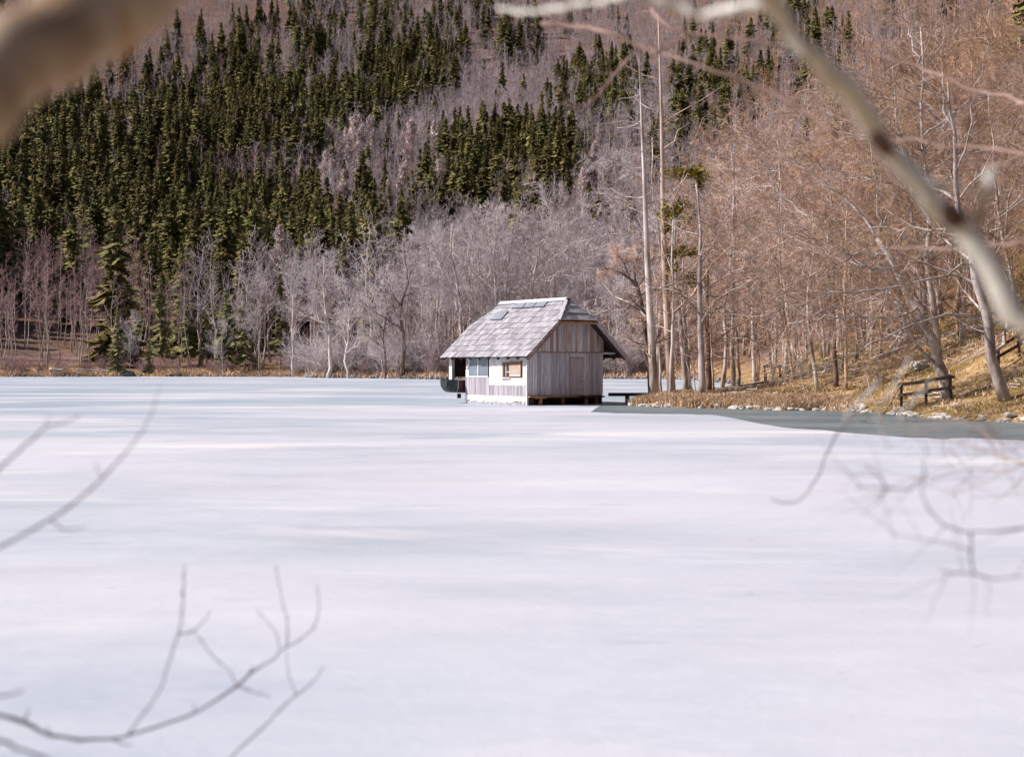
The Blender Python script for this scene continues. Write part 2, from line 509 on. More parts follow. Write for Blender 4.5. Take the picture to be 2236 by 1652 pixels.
def tubes(blocks):
    """blocks: list of (P (M,n,3), Rr (M,n), sides, matidx) -> V, faces, midx"""
    Vs, Fs, Ms = [], [], []
    base = 0
    for P, Rr, k, mi in blocks:
        Mn, n, _ = P.shape
        if Mn == 0: continue
        T = np.empty_like(P)
        T[:, 1:-1] = P[:, 2:] - P[:, :-2]; T[:, 0] = P[:, 1] - P[:, 0]; T[:, -1] = P[:, -1] - P[:, -2]
        T /= np.linalg.norm(T, axis=2, keepdims=True) + 1e-9
        main = P[:, -1] - P[:, 0]
        ref = np.where((np.abs(main[:, 2:3]) > .75 * np.linalg.norm(main, axis=1, keepdims=True)), np.array([[1., .2, 0]]), np.array([[0, 0, 1.]]))
        U = np.cross(T, ref[:, None, :]); U /= np.linalg.norm(U, axis=2, keepdims=True) + 1e-9
        Wv = np.cross(T, U)
        a = np.arange(k) / k * 2 * np.pi
        V = P[:, :, None, :] + Rr[:, :, None, None] * (np.cos(a)[None, None, :, None] * U[:, :, None, :] + np.sin(a)[None, None, :, None] * Wv[:, :, None, :])
        Vs.append(V.reshape(-1, 3))
        I = base + np.arange(Mn * n * k).reshape(Mn, n, k)
        J = np.roll(I, -1, axis=2)
        q = np.stack([I[:, :-1], J[:, :-1], J[:, 1:], I[:, 1:]], -1).reshape(-1, 4)
        Fs.append(q); Ms.append(np.full(len(q), mi))
        if k > 4:      # close both ends
            for e in (0, n - 1):
                c = I[:, e] if e else I[:, e][:, ::-1]
                cc = np.empty((Mn, k), int); cc[:] = c
                Fs.append(cc); Ms.append(np.full(Mn, mi))
        base += Mn * n * k
    return np.concatenate(Vs), Fs, np.concatenate(Ms)


def tube_mesh(name, blocks, mats, smooth=True):
    V, Fs, Ms = tubes(blocks)
    return np_mesh(name, V, Fs, mats, Ms, smooth=smooth)


def sub(P, Rr, K, rs, t0=.15, t1=1.0, ang=(35, 65), lf=.5, rf=.55, n=5, wig=.18, up=.05, lmin=.2, rtip=.25, rmin=.004, keep=.45):
    """K children on each parent path"""
    Mn, m, _ = P.shape
    seg = np.linalg.norm(np.diff(P, axis=1), axis=2)
    Lp = seg.sum(1)
    t = t0 + (t1 - t0) * ((np.arange(K)[None, :] + rs.rand(Mn, K)) / K)
    f = t * (m - 1) * .9999
    i = np.minimum(f.astype(int), m - 2); fr = f - i
    r_ = np.arange(Mn)[:, None]
    A = P[r_, i]; B = P[r_, i + 1]
    S = A + (B - A) * fr[..., None]
    T = B - A; T /= np.linalg.norm(T, axis=2, keepdims=True) + 1e-9
    rad = Rr[r_, i] * (1 - fr) + Rr[r_, i + 1] * fr
    rv = rs.randn(Mn, K, 3); rv -= (rv * T).sum(-1, keepdims=True) * T
    rv /= np.linalg.norm(rv, axis=2, keepdims=True) + 1e-9
    an = np.radians(ang[0] + (ang[1] - ang[0]) * rs.rand(Mn, K))[..., None]
    d = np.cos(an) * T + np.sin(an) * rv
    L = np.maximum(lmin, lf * Lp[:, None] * (1 - keep * t) * (.6 + .8 * rs.rand(Mn, K)))
    S = S.reshape(-1, 3); d = d.reshape(-1, 3); L = L.ravel(); rad = rad.ravel()
    N_ = len(S)
    C = np.empty((N_, n, 3)); C[:, 0] = S
    st = (L / (n - 1))[:, None]
    for j in range(1, n):
        d = d + wig * rs.randn(N_, 3); d[:, 2] += up
        d /= np.linalg.norm(d, axis=1, keepdims=True)
        C[:, j] = C[:, j - 1] + d * st
    r0 = np.maximum(rad * rf, rmin)
    RR = r0[:, None] * (1 - (1 - rtip) * np.linspace(0, 1, n)[None, :])
    return C, RR


def beech_blocks(h, rs, detail=2, aang=(28, 62), aup=.09, spread=.5, low=.25, lean=(0, 0), r0=None, tmin=.02):
    """trunk and limbs (block index 0) and twigs (1)"""
    n = 10
    z = np.linspace(0, 1, n)
    wob = np.cumsum(rs.randn(n, 2) * .012 * h, 0); wob -= wob[0]
    tr = np.stack([wob[:, 0] + lean[0] * z * h, wob[:, 1] + lean[1] * z * h, z * h * .93], -1)[None]
    r0 = r0 or h * .011
    trR = (r0 * (1 - .86 * z ** 1.1))[None]
    trR[0, 0] *= 1.25
    a, ar = sub(tr, trR, 15 if detail > 1 else 11, rs, t0=low, t1=.97, ang=aang, lf=spread, rf=.56, n=7, wig=.13, up=aup, keep=.62)
    b, br = sub(a, ar, 8 if detail > 1 else 5, rs, t0=.2, ang=(30, 60), lf=.5, rf=.62, n=5, wig=.16, up=.04, rmin=tmin * .7)
    c, cr = sub(b, br, 7 if detail > 1 else 5, rs, t0=.15, ang=(30, 60), lf=.55, rf=.55, n=4, wig=.2, up=.03, rmin=tmin * .5)
    bl = [(tr, trR, 6, 0), (a, ar, 4 if detail > 1 else 3, 0), (b, br, 3, 0 if detail > 1 else 1), (c, cr, 3, 1)]
    if detail > 1:
        d_, dr = sub(c, cr, 4, rs, t0=.1, ang=(25, 55), lf=.6, rf=.6, n=3, wig=.2, up=.02, rmin=tmin * .4)
        bl.append((d_, dr, 3, 1))
    return bl


def conifer_mesh(name, h, rad, rs, mats, whorls=24, per=9, dens=1.0, shape=.85, bare=.08, width=.32, droop=.25, trunk_r=None):
    """tapered trunk and drooping sprays of small faces"""
    z = np.linspace(0, 1, 6)
    P = np.stack([np.zeros(6), np.zeros(6), z * h], -1)[None]
    tR = ((trunk_r or h * .011) * (1 - .95 * z))[None]
    V, Fs, Ms = tubes([(P, tR, 5, 0)])
    nb = whorls * per
    zz = bare + (1 - bare) * ((np.repeat(np.arange(whorls), per) + rs.rand(nb)) / whorls)
    az = rs.rand(nb) * 6.283
    L = rad * (1 - zz) ** shape * (.6 + .6 * rs.rand(nb)) + .04 * rad
    L *= 1 + .22 * np.sin(zz * 23 + rs.rand() * 6)
    keep = rs.rand(nb) < dens
    zz, az, L = zz[keep], az[keep], L[keep]; nb = len(zz)
    dr = droop * (.6 + .8 * rs.rand(nb))
    S = 4
    cen = np.empty((nb, S, 3))
    for s in range(S):
        f = s / (S - 1)
        rr = L * f
        cen[:, s, 0] = np.cos(az) * rr; cen[:, s, 1] = np.sin(az) * rr
        cen[:, s, 2] = zz * h + .12 * L - dr * L * f ** 1.3 + (.14 * L * f ** 4)
    side = np.stack([-np.sin(az), np.cos(az), rs.randn(nb) * .5], -1)
    wv = np.array([.5, 1, .75, .06])
    Wd = width * L[:, None] * wv[None, :] * (.7 + .6 * rs.rand(nb, S))
    dz = np.array([0, -.10, -.12, 0])[None, :] * L[:, None]
    A = cen + side[:, None] * Wd[..., None]; B = cen - side[:, None] * Wd[..., None]
    A[..., 2] += dz; B[..., 2] += dz
    VV = np.stack([A, cen, B], 2)                      # nb,S,3,3
    base = len(V)
    I = base + np.arange(nb * S * 3).reshape(nb, S, 3)
    q1 = np.stack([I[:, :-1, 0], I[:, :-1, 1], I[:, 1:, 1], I[:, 1:, 0]], -1).reshape(-1, 4)
    q2 = np.stack([I[:, :-1, 1], I[:, :-1, 2], I[:, 1:, 2], I[:, 1:, 1]], -1).reshape(-1, 4)
    V = np.concatenate([V, VV.reshape(-1, 3)])
    # short hanging tufts under each spray
    nt_ = nb * 3
    par = np.repeat(np.arange(nb), 3); f = .25 + .7 * rs.rand(nt_)
    c0 = np.stack([np.cos(az[par]) * L[par] * f, np.sin(az[par]) * L[par] * f, zz[par] * h + .12 * L[par] - dr[par] * L[par] * f ** 1.3], -1)
    c0[:, :2] += rs.randn(nt_, 2) * .12 * L[par][:, None]
    sz = (.10 + .14 * rs.rand(nt_)) * (rad * .55)
    e1 = rs.randn(nt_, 3) * sz[:, None] * .6; e2 = rs.randn(nt_, 3) * sz[:, None] * .5; e2[:, 2] -= sz * 1.0
    TV = np.stack([c0 - e1 * .5, c0 + e1 * .5, c0 + e2], 1)
    b2 = len(V)
    V = np.concatenate([V, TV.reshape(-1, 3)])
    tf = b2 + np.arange(nt_ * 3).reshape(nt_, 3)
    Fs = Fs + [q1, q2, tf]
    Ms = np.concatenate([Ms, np.ones(len(q1) + len(q2) + len(tf), int)])
    return np_mesh(name, V, Fs, mats, Ms)


# ------------------------------------------------------------------ tree prototypes (meshes only)
def rsx(k): return np.random.RandomState(k)


far_shapes = []
for k in range(5):
    far_shapes.append(beech_blocks(22, rsx(40 + k), detail=1, spread=(.34, .42, .30, .5, .38)[k], low=(.3, .25, .4, .2, .35)[k], tmin=.07))
young_shapes = [beech_blocks(19, rsx(60 + k), detail=1, spread=.25, low=.35, tmin=.06, r0=.13) for k in range(3)]
near_shapes = []
for k in range(5):
    near_shapes.append(beech_blocks(17, rsx(80 + k), detail=2, spread=(.50, .62, .42, .55, .48)[k], low=(.22, .18, .3, .25, .35)[k], tmin=.028,
                                    aang=(45, 88), aup=.035, lean=((-.08, 0), (-.16, 0), (-.03, 0), (-.12, -.05), (-.06, .05))[k], r0=(.2, .17, .14, .16, .13)[k]))


def two(bl, name, bark, twig):
    return tube_mesh(name, bl, [M[bark], M[twig]])


FAR_L = [two(b, 'beech_far', 'bark_pale', 'twig_lilac') for b in far_shapes]
FAR_P = [two(b, 'beech_pink', 'bark_pale', 'twig_pink') for b in young_shapes]
FAR_W = [two(b, 'beech_warm', 'bark_warm', 'twig_warm') for b in far_shapes]
SPR = [conifer_mesh('spruce', 24, r, rsx(100 + i), [M['bark_dark'], M['spruce']], whorls=w, per=13, width=wd, droop=dp, dens=.9, shape=(.62, .7, .58, .75, .66)[i])
       for i, (r, w, wd, dp) in enumerate(((4.2, 30, .22, .5), (3.6, 32, .24, .6), (4.8, 30, .20, .45), (3.3, 30, .26, .65), (4.4, 27, .22, .5)))]
SPRS = [conifer_mesh('spruce_shore', 20, r, rsx(120 + i), [M['bark_pale'], M['spruce_soft']], whorls=30, per=9, width=.2, droop=.35, dens=.75, bare=.16, shape=.7)
        for i, r in enumerate((3.4, 2.8, 3.8))]
LAR = [conifer_mesh('larch', 21, r, rsx(140 + i), [M['bark_pale'], M['larch']], whorls=38, per=14, width=.10, droop=-.35, dens=.85, bare=.25, shape=.6)
       for i, r in enumerate((4.3, 3.6, 4.8))]


def split_tree(bl, bark, twig, name='tree'):
    """trunk mesh, crown mesh"""
    return (tube_mesh('trunk', [b for b in bl if b[3] == 0], [M[bark]]),
            tube_mesh('crown', [(b[0], b[1], b[2], 0) for b in bl if b[3] == 1], [M[twig]]))


NEAR_W = [split_tree(b, 'bark_pale', 'twig_warm') for b in near_shapes]
NEAR_R = [split_tree(b, 'bark_dead', 'twig_rose') for b in near_shapes]


# ------------------------------------------------------------------ where trees stand
def inpoly(x, y, poly):
    ins = np.zeros(x.shape, bool)
    n = len(poly)
    for i in range(n):
        a = poly[i]; b = poly[(i + 1) % n]
        c = (a[1] > y) != (b[1] > y)
        xx = (b[0] - a[0]) * (y - a[1]) / (b[1] - a[1] + 1e-9) + a[0]
        ins ^= c & (x < xx)
    return ins


# spruce stands, as they lie on the slope seen from the lake
STANDS = [([(-500, 120), (0, 250), (130, 190), (300, 130), (420, 80), (560, 55), (660, 20), (720, -80), (1010, -80), (1010, 60), (1000, 150), (960, 185),
            (850, 285), (705, 335), (690, 440), (760, 470), (700, 560), (640, 610), (560, 640), (480, 660), (330, 640), (290, 560), (230, 530), (120, 510), (60, 570), (0, 620), (-500, 700)], .93),
          ([(885, 390), (1000, 340), (1080, 330), (1200, 310), (1285, 330), (1260, 430), (1150, 460), (1040, 490), (960, 490), (900, 470)], .92),
          ([(790, 460), (880, 430), (900, 560), (800, 580)], .75), ([(700, 540), (800, 540), (790, 700), (720, 700)], .8),
          ([(1190, 200), (1290, 130), (1400, 170), (1400, 300), (1230, 290)], .65), ([(1060, 10), (1170, 10), (1150, 90), (1060, 80)], .7),
          ([(1480, 150), (1660, 130), (1620, 300), (1480, 300)], .55), ([(1690, 40), (1800, 60), (1760, 120), (1690, 100)], .5)]
HOLES = [([(120, 200), (260, 150), (330, 200), (300, 330), (230, 360), (130, 330)], .7), ([(320, 120), (430, 60), (520, 200), (470, 300), (380, 260)], .65), ([(60, 500), (230, 480), (230, 560), (60, 600)], .4), ([(480, 360), (520, 340), (540, 430), (500, 440)], .6), ([(560, 60), (700, -90), (1010, -90), (1000, 110), (700, 200), (560, 180)], .5), ([(-300, 100), (560, -100), (600, 90), (300, 190), (0, 260), (-300, 330)], .6),
         ([(520, 70), (640, 60), (640, 200), (560, 190)], .6), ([(690, 60), (800, 60), (790, 170), (720, 160)], .4), ([(850, 80), (900, 60), (900, 150), (860, 160)], .3)]

pts = []
y = 200.
while y < 1850:
    sp = 5.6 + y * .0034
    half = .40 * y + 14
    xs = np.arange(-half, half, sp)
    pts.append(np.stack([xs + RS.uniform(-.45, .45, len(xs)) * sp, y + RS.uniform(-.45, .45, len(xs)) * sp], -1))
    y += sp
pts = np.concatenate(pts)
sdv = lake_sd(pts[:, 0], pts[:, 1])
keep = sdv > 1.2
pts = pts[keep]; sdv = sdv[keep]
zz = H(pts[:, 0], pts[:, 1])
VX, VY = px(np.stack([pts[:, 0], pts[:, 1], zz + 12], -1))
keep = (VY > -260) & ((VX > -260) & (VX < 2500))
pts, sdv, zz, VX, VY = [a[keep] for a in (pts, sdv, zz, VX, VY)]
pc = np.full(len(pts), .03)
WX = VX + 90 * vnoise(pts[:, 0] * .04 + 20, pts[:, 1] * .025) + 40 * vnoise(pts[:, 0] * .13, pts[:, 1] * .1)
WY = VY + 70 * vnoise(pts[:, 0] * .035 + 70, pts[:, 1] * .02) + 35 * vnoise(pts[:, 0] * .12 + 30, pts[:, 1] * .09)
for poly, p in STANDS: pc = np.where(inpoly(WX, WY, poly), p * .95, pc)
for poly, p in HOLES: pc = np.where(inpoly(WX, WY, poly), pc * (1 - p), pc)
pc = np.where(inpoly(VX, VY, [(-500, 660), (0, 645), (60, 590), (120, 565), (230, 550), (290, 565), (325, 640), (345, 700), (345, 900), (-500, 900)]), .01, pc)
pc *= np.clip(.92 + 2.4 * vnoise(pts[:, 0] * .03 + 50, pts[:, 1] * .03) + 1.2 * vnoise(pts[:, 0] * .011 + 9, pts[:, 1] * .011), .12, 1.1)
u = RS.rand(len(pts))
isc = u < pc
# pale larches rise out of the broadleaved wood in the middle
LZ = [(640, 290), (1310, 280), (1300, 460), (1000, 480), (640, 520)]
isl = (~isc) & inpoly(VX, VY, LZ) & (RS.rand(len(pts)) < .16)
isl |= (~isc) & inpoly(VX, VY, [(460, 500), (660, 500), (660, 640), (460, 640)]) & (RS.rand(len(pts)) < .12)
isb = ~(isc | isl)
# thin the near strip: shore trees are placed one by one too; meadow at the left shore
meadow = (pts[:, 1] < 292) & (VX < 640) & (sdv < 14)
isb &= ~(meadow & (RS.rand(len(pts)) < .8)); isc &= ~meadow; isc &= (sdv > 16); isl &= sdv > 6
isb &= ~((RS.rand(len(pts)) < .12) & (pts[:, 1] > 400))


def scatter(mask, choose, hrange):
    P = pts[mask]; Z = zz[mask]
    n = len(P)
    kx = choose(VX[mask], VY[mask], P, n)
    s = RS.uniform(*hrange, n) if not callable(hrange) else hrange(P, n)
    rz = RS.rand(n) * 6.283
    order = np.argsort(P[:, 1])
    return P[order], Z[order], kx[order], s[order], rz[order], VX[mask][order], VY[mask][order]


def place(name, mesh, p, z, s, rz, label, cat, group):
    o = link(name, mesh)
    o.location = (p[0], p[1], z - .15)
    o.rotation_euler = (0, 0, rz)
    o.scale = (s, s, s)
    tag(o, label, cat, group)
    return o


def forest_nodes(name, P, Z, kx, s, rz, protos, label, cat):
    """one 'stuff' object: points that instance the tree objects already standing in the scene"""
    n = len(P)
    me = bpy.data.meshes.new(name)
    me.vertices.add(n)
    me.vertices.foreach_set('co', np.stack([P[:, 0], P[:, 1], Z - .15], -1).astype(np.float32).ravel())
    a = me.attributes.new('pick', 'INT', 'POINT'); a.data.foreach_set('value', kx.astype(np.int32))
    a = me.attributes.new('size', 'FLOAT', 'POINT'); a.data.foreach_set('value', s.astype(np.float32))
    a = me.attributes.new('turn', 'FLOAT_VECTOR', 'POINT')
    a.data.foreach_set('vector', np.stack([rz * 0, rz * 0, rz], -1).astype(np.float32).ravel())
    ob = link(name, me)
    tag(ob, label, cat, kind='stuff')
    ng = bpy.data.node_groups.new(name + '_nodes', 'GeometryNodeTree')
    ng.interface.new_socket('Geometry', in_out='INPUT', socket_type='NodeSocketGeometry')
    ng.interface.new_socket('Geometry', in_out='OUTPUT', socket_type='NodeSocketGeometry')
    N = ng.nodes; L = ng.links
    gi = N.new('NodeGroupInput'); go = N.new('NodeGroupOutput')
    iop = N.new('GeometryNodeInstanceOnPoints')
    jn = N.new('GeometryNodeJoinGeometry')
    for pr in reversed(protos):
        oi = N.new('GeometryNodeObjectInfo'); oi.transform_space = 'ORIGINAL'
        oi.inputs['Object'].default_value = pr; oi.inputs['As Instance'].default_value = True
        L.new(oi.outputs['Geometry'], jn.inputs[0])
    def attr(nm, ty):
        x = N.new('GeometryNodeInputNamedAttribute'); x.data_type = ty; x.inputs['Name'].default_value = nm
        return x.outputs['Attribute']
    iop.inputs['Pick Instance'].default_value = True
    L.new(gi.outputs[0], iop.inputs['Points']); L.new(jn.outputs[0], iop.inputs['Instance'])
    L.new(attr('pick', 'INT'), iop.inputs['Instance Index'])
    er = N.new('FunctionNodeEulerToRotation'); L.new(attr('turn', 'FLOAT_VECTOR'), er.inputs[0])
    L.new(er.outputs[0], iop.inputs['Rotation'])
    L.new(attr('size', 'FLOAT'), iop.inputs['Scale'])
    L.new(iop.outputs[0], go.inputs[0])
    md = ob.modifiers.new('wood', 'NODES'); md.node_group = ng
    return ob


def zone(vx, names):
    for lim, nm in names:
        if vx < lim: return nm
    return names[-1][1]


ZB = [(120, 'at the far left'), (260, 'above the reddish shore wood'), (400, 'above the shore meadow'), (560, 'above the spruce pair'), (700, 'above the wooded point')]
ZM = [(900, 'left of the roof'), (1000, 'above the low end of the roof'), (1120, 'above the left half of the ridge'), (1240, 'above the right half of the ridge'), (1400, 'between the ridge and the dead larch'), (1560, 'between dead larch and the stout pale trunk'), (1700, 'above the bench'), (1900, 'above the grassy slope'), (3000, 'above the leaning trees')]
# conifers
P_, Z_, K_, S_, RZ_, VX_, VY_ = scatter(isc, lambda vx, vy, P, n: RS.randint(0, len(SPR), n), lambda P, n: RS.uniform(.8, 1.45, n) * (1 + .22 * sstep(P[:, 1], 400, 1200)))
NI = min(255, len(P_))
first = {}
for i in range(NI):
    if VX_[i] < 700:
        zn = zone(VX_[i], ZB); rw = 'lowest rows' if VY_[i] > 560 else 'lower rows' if VY_[i] > 500 else 'middle rows'
        lab = 'dark olive spruce in the %s of the evergreen belt, %s' % (rw, zn); grp = 'spruces of the belt, %s, %s' % (rw, zn)
    elif VY_[i] > 420:
        zn = zone(VX_[i], ZM); lab = 'olive spruce behind the grey bare trees, ' + zn; grp = 'spruces behind the shore trees, ' + zn
    else:
        zn = zone(VX_[i], ZM); lab = 'dark spruce among the lilac bare woods, ' + zn; grp = 'spruces on the middle slope, ' + zn
    o = place('spruce_tree', SPR[K_[i]], P_[i], Z_[i], S_[i], RZ_[i], lab, 'spruce tree', grp)
    first.setdefault(K_[i], o)
pr = [first[k] for k in range(len(SPR))]
forest_nodes('spruce_forest', P_[NI:], Z_[NI:], K_[NI:], S_[NI:], RZ_[NI:], pr, 'dense dark spruce forest covering the upper left mountainside', 'spruce forest')
n_spruce = len(P_)

# larches
P_, Z_, K_, S_, RZ_, VX_, VY_ = scatter(isl, lambda vx, vy, P, n: RS.randint(0, len(LAR), n), (.85, 1.35))
NI = min(130, len(P_)); first = {}
for i in range(NI):
    if VX_[i] < 700: lab, grp = 'pale pinkish bare larch pointing up among the spruces at left', 'bare larches at the left'
    else:
        zn = zone(VX_[i], ZM); lab = 'pale pinkish cone-shaped bare larch on the slope, ' + zn; grp = 'bare larches on the slope, ' + zn
    o = place('larch_tree', LAR[K_[i]], P_[i], Z_[i], S_[i], RZ_[i], lab, 'larch tree', grp)
    first.setdefault(K_[i], o)
if len(P_) > NI:
    forest_nodes('larch_forest', P_[NI:], Z_[NI:], K_[NI:], S_[NI:], RZ_[NI:], [first[k] for k in range(len(LAR))], 'pale bare larches high on the middle slope', 'larch forest')
n_larch = len(P_)


# broadleaved trees
FB = FAR_L + FAR_P + FAR_W
def choose_b(vx, vy, P, n):
    k = RS.randint(0, 5, n)
    pink = ((vx < 345) & (vy > 520)) | ((vx < 700) & (RS.rand(n) < .55)) | (RS.rand(n) < .12)
    k = np.where(pink, 5 + RS.randint(0, 3, n), k)
    warm = RS.rand(n) < sstep(vx, 1330, 1750) * (.5 + .5 * sstep(-P[:, 1], -500, -250))
    return np.where(warm, 8 + RS.randint(0, 5, n), k)
def hb(P, n):
    h = RS.uniform(.8, 1.25, n) * (1 + .2 * sstep(P[:, 1], 400, 1200))
    d = lake_sd(P[:, 0], P[:, 1])
    return h * np.where(d < 5, RS.uniform(.35, .9, n), 1)
P_, Z_, K_, S_, RZ_, VX_, VY_ = scatter(isb, choose_b, hb)
NI = 70; first = {}
used_b = []
for i in range(len(P_)):
    need = K_[i] not in first
    if len(used_b) < NI or need:
        if VX_[i] < 345: lab, grp = 'slim reddish bare tree with a pale trunk on the left shore', 'reddish bare trees on the left shore'
        elif VX_[i] < 660: lab, grp = 'bare tree behind the shore meadow between spruces', 'bare trees between the shore spruces'
        elif VX_[i] < 1330: lab, grp = 'grey bare tree in the shore wood behind the boathouse', 'grey bare trees behind the boathouse'
        else: zn = zone(VX_[i], ZM); lab = 'bare tree across the small bay, ' + zn; grp = 'bare trees across the small bay, ' + zn
        o = place('beech_tree', FB[K_[i]], P_[i], Z_[i], S_[i], RZ_[i], lab, 'bare tree', grp)
        first.setdefault(K_[i], o); used_b.append(i)
rest = np.ones(len(P_), bool); rest[used_b] = False
forest_nodes('bare_forest', P_[rest], Z_[rest], K_[rest], S_[rest], RZ_[rest], [first[k] for k in range(len(FB))],
             'leafless lilac grey wood covering the mountainside', 'bare forest')
print('trees: spruce', n_spruce, 'larch', n_larch, 'bare', len(P_))


# ------------------------------------------------------------------ shore trees seen one by one
def gz(x, y): return float(H(np.array([x]), np.array([y]))[0])


def shore_tree(vx, base_y, top_y, D, mesh, h0, name, label, cat, rz=0, sx=1.0, group=None):
    X = (vx - 1118) / F * D
    z = gz(X, D)
    h = CAMZ + (800 - top_y) / F * D - z
    s = h / h0
    o = link(name, mesh)
    o.location = (X, D, z - .1); o.scale = (s * sx, s * sx, s); o.rotation_euler = (0, 0, rz)
    tag(o, label, cat, group)
    return o


for a in ((255, 668, 268, 0, .95, 'olive spruce with bare lower trunk right of the reddish wood on the left shore'),
          (325, 722, 269, 1, .9, 'small bushy spruce on the left shore beside the large boulder'),
          (350, 593, 284, 2, .8, 'tall spruce behind the small bushy spruce on the left shore'),
          (412, 604, 290, 1, .9, 'slender spruce with long bare trunk at the shore meadow'),
          (494, 627, 270, 0, 1.1, 'broad soft green spruce left of the pair at the shore meadow'),
          (533, 621, 269, 2, .85, 'soft green spruce right of the pair at the shore meadow'),
          (612, 560, 288, 1, .8, 'tall olive spruce just left of the grey tree point'),
          (455, 640, 292, 2, .8, 'dim spruce behind the pair at the shore meadow')):
    shore_tree(a[0], 0, a[1], a[2], SPRS[a[3]], 20, 'spruce_tree', a[5], 'spruce tree', R.random() * 6, a[4])
hero_far = [two(beech_blocks(22, rsx(300 + k), detail=2, spread=(.42, .36, .46, .4)[k], low=(.3, .35, .22, .3)[k], tmin=.045, r0=(.3, .26, .22, .28)[k]),
                'beech_shore', ('bark_dead', 'bark_dark', 'bark_pale', 'bark_dead')[k], 'twig_pale') for k in range(4)]
for a in ((565, 600, 268, 2, .8, 'pale double-stemmed bare tree right of the shore spruces'),
          (290, 690, 268, 2, .8, 'small pale bare tree between the two shore spruces at left'),
          (487, 700, 266, 2, .9, 'low rounded bare bush tree in front of the spruce pair'),
          (640, 560, 262, 0, .7, 'tall pale bare larch-like tree at the left end of the grey wood'),
          (715, 560, 236, 0, 1.25, 'wide lilac grey bare tree where the wooded point begins'),
          (760, 620, 232, 3, 1.2, 'spreading grey bare tree low over the ice on the point'),
          (842, 610, 220, 1, .9, 'bare tree with thin dark straight trunk left of the tallest dark one'),
          (879, 515, 222, 1, 1.2, 'tall bare tree with dark trunk left of the boathouse'),
          (828, 690, 221, 2, 1.2, 'low crooked bare tree leaning over the shore left of the boathouse'),
          (940, 600, 224, 3, .9, 'grey bare tree standing just left of the boathouse eave'),
          (1003, 485, 226, 0, 1.15, 'tall pale forked bare tree rising behind the left end of the roof'),
          (1085, 470, 232, 3, 1.2, 'wide grey bare tree rising behind the roof ridge'),
          (1160, 480, 236, 0, 1.1, 'grey bare tree rising behind the right end of the ridge'),
          (1210, 430, 240, 3, .9, 'slim tall bare tree with pale trunk above the hip of the roof'),
          (1290, 520, 228, 2, 1.1, 'low bare tree behind the right eave of the boathouse'),
          (1350, 560, 222, 3, 1.0, 'bare tree between the right eave and the dead larch')):
    shore_tree(a[0], 0, a[1], a[2], hero_far[a[3]], 20.5, 'beech_tree', a[5], 'bare tree', R.random() * 6, a[4])


SHR = []
for k in range(3):
    rs = rsx(320 + k); n = 10
    z_ = np.linspace(0, 1, 7)
    st = rs.randn(n, 2) * .35; dr2 = rs.randn(n, 2) * .42
    P = np.stack([st[:, None, 0] + dr2[:, None, 0] * z_ ** 1.2 * 6, st[:, None, 1] + dr2[:, None, 1] * z_ ** 1.2 * 6, 6 * z_[None, :] * rs.uniform(.6, 1, (n, 1))], -1)
    Rr = np.linspace(.07, .02, 7)[None] * np.ones((n, 1))
    a_, ar_ = sub(P, Rr, 8, rs, t0=.1, ang=(25, 60), lf=.45, rf=.6, n=5, wig=.16, up=.06, rmin=.03)
    b_, br_ = sub(a_, ar_, 6, rs, t0=.1, ang=(25, 60), lf=.5, rf=.6, n=4, wig=.18, up=.04, rmin=.028)
    SHR.append(tube_mesh('shrub', [(P, Rr, 4, 0), (a_, ar_, 3, 1), (b_, br_, 3, 1)], [M['bark_pale'], M['twig_pale' if k < 2 else 'twig_pink']]))
for i in range(150):
    vx = R.choice([R.uniform(640, 960), R.uniform(640, 960), R.uniform(960, 1420), R.uniform(0, 640)])
    D = 205.
    while lake_sd(np.array([(vx - 1118) / F * D]), np.array([D]))[0] < .8: D += .7
    D += R.uniform(0, 7); X = (vx - 1118) / F * D
    o = link('shore_shrub', SHR[2 if vx < 640 or R.random() < .15 else R.randrange(2)])
    o.location = (X, D, gz(X, D) - .05); q = R.uniform(.45, 1.3) if vx > 640 else R.uniform(.3, .6); o.scale = (q, q, q * R.uniform(.8, 1.2)); o.rotation_euler = (0, 0, R.random() * 6)
    tag(o, *(('low dark reddish shrub on the left shore meadow', 'shrub', 'shrubs on the left shore meadow') if vx < 640 else
             ('pale leafless shrub spreading over the ice edge left of the boathouse', 'shrub', 'pale shrubs along the far ice edge') if vx < 960 else
             ('leafless shrub at the ice edge behind the boathouse', 'shrub', 'shrubs behind the boathouse')))

# ------------------------------------------------------------------ trees of the right-hand bank
def near_tree(x, y, s, k, pal, rz, label, group=None, sz=None):
    z = gz(x, y)
    t = empty('beech_tree', (x, y, z - .1), rz)
    t.scale = (s, s, sz or s)
    tag(t, label, 'bare tree', group)
    a, b = pal[k]
    link('trunk', a, t); link('crown', b, t)
    return t


